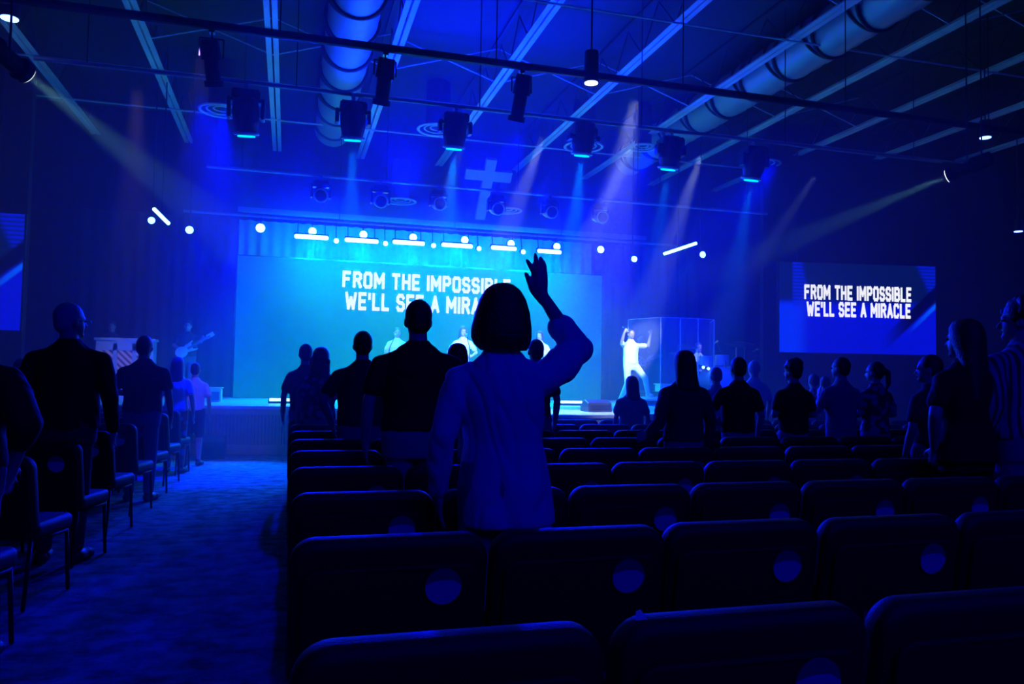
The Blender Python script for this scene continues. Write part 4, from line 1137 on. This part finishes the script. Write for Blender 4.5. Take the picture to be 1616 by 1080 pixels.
# lead singer: fist raised, one foot on a monitor
YL = 15.4
ls = 'lead singer in white holding a microphone, one arm raised, foot on a monitor'
cx_ = PX(995, 600, YL).x
person(ls, 1000, 519, YL, SZ, PI, 1.0, arms=((PX(1023, 546, YL - 0.05), PX(1027, 527, YL - 0.15), PX(1027, 519, YL - 0.18), (-1, 0, 0)), (PX(981, 540, YL - 0.1), PX(986, 523, YL - 0.2), PX(991, 519, YL - 0.22), (1, 0, 0))),
       legs={-1: ((-0.22, 0.30, 0.62), (-0.30, 0.28, 0.285)), 1: ((0.10, 0.06, 0.50), (0.24, -0.05, 0.085))}, shirt='white_cloth', pants='white_cloth', sleeve='short', vox=0.012, shoes='shoe_white', hair='short', hairm='hair_brown', base=(cx_, YL))
mic0 = PX(988, 521, YL - 0.22)
t = thing('microphone', 'handheld microphone in the lead singer\'s hand', 'microphone', mic0)
bm = bmesh.new(); sphere(bm, (0.06, 0.05, -0.04), 0.026, 10, 8); obj('grille', bm, M['chrome'], t)
bm = bmesh.new(); tube(bm, (0.06, 0.05, -0.04), (-0.08, 0.0, 0.06), 0.018, 0.012); obj('handle', bm, M['black_plastic'], t)
# guitarist
YG = 17.8
person('guitarist in a dark tee and jeans playing on the left of the stage', 297, 506, YG, SZ, PI + R(10), 1.2, shirt='navy_cloth', pants='denim', vox=0.013,
       arms=((PX(317, 540, YG - 0.2), PX(318, 536, YG - 0.42), PX(325, 532, YG - 0.46), (0, 0, 1)), (PX(274, 545, YG - 0.1), PX(284, 551, YG - 0.35), PX(293, 553, YG - 0.38), (0, 0, 1))), headturn=R(-12))
def guitar(name, label, a, b_, body, Y, mbody):
    A, B = PX(*a, Y), PX(*b_, Y)
    t = thing(name, label, 'guitar', A)
    d = B - A; L = d.length; dn = d.normalized()
    q = Matrix.Rotation(-math.atan2(dn.z, dn.x), 4, 'Y')
    bm = bmesh.new()
    for (x, z, rx, rz_) in ((-0.08, 0, 0.13, 0.12), (0.08, 0.01, 0.10, 0.09)): sphere(bm, (x, 0, z), (rx, 0.03, rz_), 20, 8)
    for zz in (0.07, -0.07): limb(bm, [(0.12, 0, zz), (0.22, 0, zz * 1.35)], [0.026, 0.018], 8)
    me = remesh(bm, 0.012, 2); me.transform(q); mobj('guitar_body', me, M[mbody], t)
    bm = bmesh.new(); box(bm, (L * 0.5, -0.02, 0), (L * 0.95, 0.025, 0.05)); bmesh.ops.transform(bm, matrix=q, verts=bm.verts); obj('neck', bm, M['wood_dark'], t)
    bm = bmesh.new(); box(bm, (L * 0.99, -0.02, 0.01), (0.16, 0.02, 0.08)); bmesh.ops.transform(bm, matrix=q, verts=bm.verts); h_ = obj('headstock', bm, M[mbody], t)
    bm = bmesh.new()
    for k_ in range(4): sphere(bm, (L * 0.99 - 0.05 + 0.035 * k_, -0.03, 0.06), 0.012, 6, 5)
    bmesh.ops.transform(bm, matrix=q, verts=bm.verts); obj('tuning_pegs', bm, M['chrome'], h_)
    bm = bmesh.new(); box(bm, (-0.02, -0.035, 0.0), (0.16, 0.008, 0.10)); bmesh.ops.transform(bm, matrix=q, verts=bm.verts); obj('pickguard', bm, M['paper'], t)
guitar('electric_guitar', 'cream electric guitar held by the guitarist', (292, 553), (333, 530), None, YG - 0.42, 'cream')
# bass player
YBs = 18.0
person('bass player in dark clothes behind the lead singer', 1010, 527, YBs, SZ, PI, 1.0, shirt='navy_cloth', pants='black_cloth', vox=0.014, skin='skin',
       arms=((PX(1030, 560, YBs - 0.1), PX(1018, 571, YBs - 0.3), PX(1012, 570, YBs - 0.33), (0, 0, 1)), 'keys'))
guitar('bass_guitar', 'bass guitar with pale headstock right of the lead singer', (1003, 575), (1040, 563), None, YBs - 0.4, 'wood')
# drummer
YD = 15.9
person('drummer in a white tee seated behind the drum kit', 1102, 540, YD, SZ, PI, 1.1, arms=('keys', 'keys'), legs='sit', shirt='white_cloth', pants='black_cloth', vox=0.014, hgt=1.72, base=(PX(1102, 540, YD).x, YD))
ALLP[-1].location.z = PX(1102, 540, YD).z - 1.72
bm = bmesh.new(); tube(bm, (0, 0, 0.0), (0, 0, 0.42), 0.03, seg=8); 
xd = PX(1102, 540, YD).x
RZ = SZ + 0.30
t = thing('drum_stool', 'round black stool under the drummer', 'stool', (xd, YD, RZ)); obj('stem', bm, M['chrome'], t)
bm = bmesh.new(); tube(bm, (0, 0, 0.40), (0, 0, 0.46), 0.17, seg=20); obj('seat', bm, M['black_plastic'], t)
for a in (0, 2.1, 4.2):
    bm = bmesh.new(); tube(bm, (0, 0, 0.18), (0.22 * math.cos(a), 0.22 * math.sin(a), 0.01), 0.012, seg=6); obj('leg', bm, M['chrome'], t)
bm = bmesh.new(); box(bm, (0, 0, 0), (2.3, 2.0, 0.30)); bmesh.ops.bevel(bm, geom=bm.edges[:], offset=0.01, segments=1, affect='EDGES')
o = obj('drum_riser', bm, M['black_plastic']); o.location = (xd - 0.1, YD - 0.3, SZ + 0.15); tag(o, 'low black platform under the drum kit', 'riser')
# pianist
YPn = 17.9
pt, _ = person('pianist whose head shows above the upright piano', 177, 507, YPn, SZ, PI, 1.0, arms=('keys', 'keys'), shirt='navy_cloth', pants='black_cloth', vox=0.014)
# piano
YK = 17.0
a, b_ = PX(151, 533, YK), PX(242, 533, YK)
t = thing('upright_piano', 'teal painted upright piano with three woven wood panels', 'piano', ((a.x + b_.x) / 2, YK + 0.25, SZ), R(0))
wp, hp = b_.x - a.x, a.z - SZ
bm = bmesh.new(); box(bm, (0, 0, hp - 0.02), (wp + 0.06, 0.5, 0.05)); obj('lid', bm, M['piano_paint'], t)
bm = bmesh.new()
box(bm, (-wp / 2 + 0.03, 0, hp / 2 - 0.02), (0.06, 0.44, hp - 0.05)); box(bm, (wp / 2 - 0.03, 0, hp / 2 - 0.02), (0.06, 0.44, hp - 0.05))
box(bm, (0, -0.19, hp - 0.14), (wp - 0.1, 0.05, 0.2)); box(bm, (0, -0.19, 0.12), (wp - 0.1, 0.05, 0.24))
for x in (-wp / 6, wp / 6): box(bm, (x, -0.19, hp / 2), (0.07, 0.05, hp - 0.2))
obj('case', bm, M['piano_paint'], t)
for k_ in range(3):
    bm = bmesh.new(); box(bm, ((k_ - 1) * wp / 3, -0.175, hp / 2 + 0.0), (wp / 3 - 0.08, 0.02, hp - 0.44)); obj('panel', bm, M['herringbone'], t)
bm = bmesh.new(); box(bm, (0, 0.3, 0.68), (wp - 0.1, 0.2, 0.1)); obj('keyboard', bm, M['paper'], t)
# lamp / music on the piano
# drum kit pieces
def kit_pt(px, py, Y): return PX(px, py, Y)
kd = thing('drum_kit', 'silver drum kit behind clear shield on the right of the stage', 'drum kit', (xd, YD - 0.75, RZ))
bm = bmesh.new(); tube(bm, (0, -0.22, 0.29), (0, 0.22, 0.29), 0.28, seg=28); q = obj('bass_drum', bm, M['drum_shell'], kd)
bm = bmesh.new(); tube(bm, (0, -0.232, 0.29), (0, -0.222, 0.29), 0.265, seg=28); obj('drum_head', bm, M['skin_drum'], q)
for (x, y, z, r_, h_, nm) in ((-0.24, 0, 0.68, 0.14, 0.2, 'tom_drum'), (0.16, 0, 0.70, 0.15, 0.22, 'tom_drum'), (0.55, 0.25, 0.38, 0.2, 0.38, 'floor_tom'), (-0.45, 0.35, 0.58, 0.18, 0.15, 'snare_drum')):
    bm = bmesh.new(); tube(bm, (x, y, z - h_ / 2), (x, y, z + h_ / 2), r_, seg=24); q = obj(nm, bm, M['drum_shell'], kd)
    bm = bmesh.new(); tube(bm, (x, y, z + h_ / 2), (x, y, z + h_ / 2 + 0.01), r_ * 0.97, seg=24); obj('drum_head', bm, M['skin_drum'], q)
    bm = bmesh.new()
    for a in (0.5, 2.6, 4.7): tube(bm, (x + r_ * math.cos(a), y + r_ * math.sin(a), z), (x + (r_ + 0.02) * math.cos(a), y + (r_ + 0.02) * math.sin(a), 0.01), 0.01, seg=6)
    obj('drum_legs', bm, M['chrome'], q)
for (x, y, z, r_) in ((-0.62, 0.1, 1.0, 0.22), (0.45, -0.1, 1.05, 0.25), (-0.75, 0.35, 0.85, 0.17), (0.85, 0.2, 1.12, 0.23)):
    rt = Matrix.Rotation(0.25, 4, 'X')
    bm = bmesh.new(); mt = Matrix.Translation((x, y, z)) @ rt
    bmesh.ops.create_cone(bm, cap_ends=True, segments=28, radius1=r_, radius2=0.03, depth=0.03, matrix=mt); q = obj('cymbal', bm, M['brass'], kd)
    bm = bmesh.new(); tube(bm, (x, y, z), (x, y, 0.2), 0.011, seg=6)
    for a in (0.5, 2.6, 4.7): tube(bm, (x, y, 0.25), (x + 0.2 * math.cos(a), y + 0.2 * math.sin(a), 0.01), 0.009, seg=6)
    obj('cymbal_stand', bm, M['chrome'], q)
# clear shield
gm = bpy.data.materials.new('clear_acrylic'); gm.use_nodes = True
gn = gm.node_tree; gb = gn.nodes['Principled BSDF']; gb.inputs['Base Color'].default_value = (0.85, 0.95, 1, 1); gb.inputs['Roughness'].default_value = 0.08; gb.inputs['Alpha'].default_value = 0.05
gb.inputs['Specular IOR Level'].default_value = 1.0
M['acrylic'] = gm
ds = thing('drum_shield', 'clear acrylic drum shield of upright hinged panels around the drum kit', 'drum shield', (xd, YD - 0.75, RZ))
YSh = YD - 1.25
zt = PX(1085, 503, YSh).z - RZ
xs = [PX(1043, 503, YSh).x - xd, PX(1071, 503, YSh).x - xd, PX(1099, 504, YSh).x - xd, PX(1127, 505, YSh).x - xd]
prs = [((xs[0] - 0.35, 0.35), (xs[0], -0.5)), ((xs[0], -0.5), (xs[1], -0.58)), ((xs[1], -0.58), (xs[2], -0.58)), ((xs[2], -0.58), (xs[3], -0.5)), ((xs[3], -0.5), (xs[3] + 0.4, 0.35))]
for (p0, p1) in prs:
    a, b_ = Vector((*p0, 0)), Vector((*p1, 0)); mid = (a + b_) / 2; dl = b_ - a
    bm = bmesh.new(); box(bm, (mid.x, mid.y, zt / 2), (dl.length - 0.02, 0.012, zt), Matrix.Rotation(math.atan2(dl.y, dl.x), 4, 'Z')); q = obj('panel', bm, M['acrylic'], ds)
    bm = bmesh.new(); tube(bm, (a.x, a.y, 0), (a.x, a.y, zt), 0.008, seg=6); tube(bm, (a.x, a.y, zt), (b_.x, b_.y, zt), 0.006, seg=6); obj('edge_strip', bm, M['ring'], q)

# mic stands
def mic_stand(label, px, py, Y, bx=0.0):
    p = PX(px, py, Y); h_ = p.z - SZ
    t = thing('microphone_stand', label, 'microphone stand', (p.x, Y, SZ))
    bm = bmesh.new(); tube(bm, (0, 0, 0.02), (0, 0, h_ * 0.8), 0.012, seg=8); obj('pole', bm, M['black_metal'], t)
    bm = bmesh.new(); tube(bm, (0, 0, h_ * 0.8), (bx, -0.1, h_), 0.009, seg=8); obj('boom', bm, M['black_metal'], t)
    bm = bmesh.new(); tube(bm, (0, 0, 0), (0, 0, 0.03), 0.14, seg=20); obj('base', bm, M['black_metal'], t)
    bm = bmesh.new(); sphere(bm, (bx, -0.12, h_), 0.032, 10, 8); tube(bm, (bx, -0.1, h_), (bx, 0.04, h_ - 0.05), 0.018, 0.012); obj('microphone_head', bm, M['chrome'], t)
mic_stand('microphone stand before the left singer', 615, 530, 16.5, 0.1)
mic_stand('microphone stand before the centre singer', 742, 530, 16.5, -0.1)
mic_stand('microphone boom stand right of the drum shield', 1140, 540, 15.3, -0.2)
mic_stand('tall microphone stand furthest right on the stage', 1200, 552, 14.6, -0.15)

def wedge(label, px, py, Y, w_, z, rz=0, h_=0.3, m='black_plastic'):
    p = PX(px, py, Y)
    t = thing('floor_monitor', label, 'speaker', (p.x, Y, z), rz)
    bm = bmesh.new()
    prof = [(-0.2, 0), (0.2, 0), (0.2, h_ * 0.55), (0.02, h_), (-0.16, h_ * 0.75)]
    A = [bm.verts.new((-w_ / 2, y, zz)) for y, zz in prof]; B = [bm.verts.new((w_ / 2, y, zz)) for y, zz in prof]
    bm.faces.new(A); bm.faces.new(list(reversed(B)))
    for i in range(5): bm.faces.new((A[i], B[i], B[(i + 1) % 5], A[(i + 1) % 5]))
    bmesh.ops.recalc_face_normals(bm, faces=bm.faces); bmesh.ops.bevel(bm, geom=bm.edges[:], offset=0.01, segments=1, affect='EDGES')
    obj('cabinet', bm, M[m], t)
    bm = bmesh.new(); box(bm, (0, -0.2 - 0.005 + 0.02, h_ * 0.35), (w_ * 0.85, 0.02, h_ * 0.45)); obj('grille', bm, M['black_metal'], t)
wedge('black wedge monitor on the stage lip right of centre', 941, 640, 12.2, 0.42, SZ, 0, 0.2)
wedge('pale wedge monitor under the lead singer\'s raised foot', 1025, 624, 15.05, 0.55, SZ, 0, 0.2, 'paper')
wedge('dark wedge speaker on the floor against the stage front, left', 334, 712, 13.35, 0.42, 0.0, 0, 0.36)
def crate(name, label, cat, px0, px1, pt_, pb, Y, dep, z, m):
    a, b_ = PX(px0, pt_, Y), PX(px1, pt_, Y); h_ = a.z - z; w_ = b_.x - a.x
    t = thing(name, label, cat, ((a.x + b_.x) / 2, Y + dep / 2, z))
    bm = bmesh.new(); box(bm, (0, 0, h_ / 2), (w_, dep, h_)); bmesh.ops.bevel(bm, geom=bm.edges[:], offset=0.015, segments=2, affect='EDGES'); obj('cabinet', bm, M[m], t)
    bm = bmesh.new(); box(bm, (0, 0, h_ + 0.008), (w_ + 0.04, dep + 0.04, 0.02)); obj('top', bm, M[m], t)
    bm = bmesh.new(); box(bm, (0, -dep / 2 - 0.004, h_ * 0.45), (w_ * 0.8, 0.012, h_ * 0.6)); obj('grille', bm, M['disc_grey'], t)
crate('amplifier_box', 'pale grey box on the stage behind the boy', 'box', 326, 349, 613, 628, 15.5, 0.35, SZ, 'ring')
crate('amplifier_box', 'bright white amplifier box left of the long-haired woman', 'box', 1043, 1062, 607, 625, 15.6, 0.3, SZ, 'paper')
# two small bright lamps on the drum riser
for i, (px, py) in enumerate(((1110, 580), (1118, 582))):
    par_can('tiny bright lamp at the foot of drum kit, %s one' % ('left', 'right')[i], PX(px, py, 15.0), 0.03, 'lamp_white', top_z=0)
# socket plate on the stage front
p = PX(361, 707, 13.83)
bm = bmesh.new(); box(bm, (0, 0, 0), (0.11, 0.02, 0.08)); bmesh.ops.bevel(bm, geom=bm.edges[:], offset=0.004, segments=1, affect='EDGES')
o = obj('socket_plate', bm, M['disc_pale']); o.location = (p.x, 13.80 - 0.0, 0.13); tag(o, 'small pale socket plate on the kick board of the stage', 'socket')
# low footlights on the stage lip
for i, (px, py) in enumerate(((446, 626), (900, 634))):
    p = PX(px, py, 15.0)
    t = thing('floor_light_bar', 'low white light bar on the stage floor, %s of the crowd' % ('left', 'right')[i], 'stage light', (p.x, 15.0, SZ))
    bm = bmesh.new(); box(bm, (0, 0, 0.05), (0.5, 0.12, 0.1)); obj('housing', bm, M['black_metal'], t)
    bm = bmesh.new(); box(bm, (0, -0.062, 0.07), (0.46, 0.012, 0.05)); obj('led_strip', bm, M['bar_white'], t)

# glasses on the grey haired man are part of him
# white key light on singers (front of house fixtures)
for (tx, ty, tz, e_) in ((PX(627, 560, 17.0).x, 17.0, 2.1, 900), (PX(731, 560, 17.0).x, 17.0, 2.1, 900), (PX(852, 560, 17).x, 17.0, 2.1, 900), (cx_, YL, 1.9, 800)):
    spot((tx * 0.8 + 0.6, 11.0, 5.0), (tx, ty, tz), e_ * 4.8, KEY, 12.5, 0.5, 0.05)

spot((4.3, 9.3, 5.1), (4.6, 11.9, STAGE_Z), 2600, (0.6, 0.8, 1.0), 24, 0.7, 0.08)
spot((9.2, 12.0, 5.2), (xd, YD, 2.1), 650, (0.6, 0.9, 1.0), 12, 0.6, 0.05)
# ------------------------------------------------------------------ haze
hm = bpy.data.materials.new('haze'); hm.use_nodes = True
hn = hm.node_tree; hn.nodes.remove(hn.nodes['Principled BSDF'])
vsn = hn.nodes.new('ShaderNodeVolumeScatter'); vsn.inputs['Color'].default_value = (1, 1, 1, 1); vsn.inputs['Density'].default_value = 0.03; vsn.inputs['Anisotropy'].default_value = 0.3
hn.links.new(vsn.outputs[0], hn.nodes['Material Output'].inputs['Volume'])
bm = bmesh.new(); box(bm, (2.5, 13.5, 3.8), (18.4, 13.0, 7.5))
o = obj('stage_haze', bm, hm); tag(o, 'thin theatrical haze filling the air around and over the stage', 'haze', None, 'stuff')
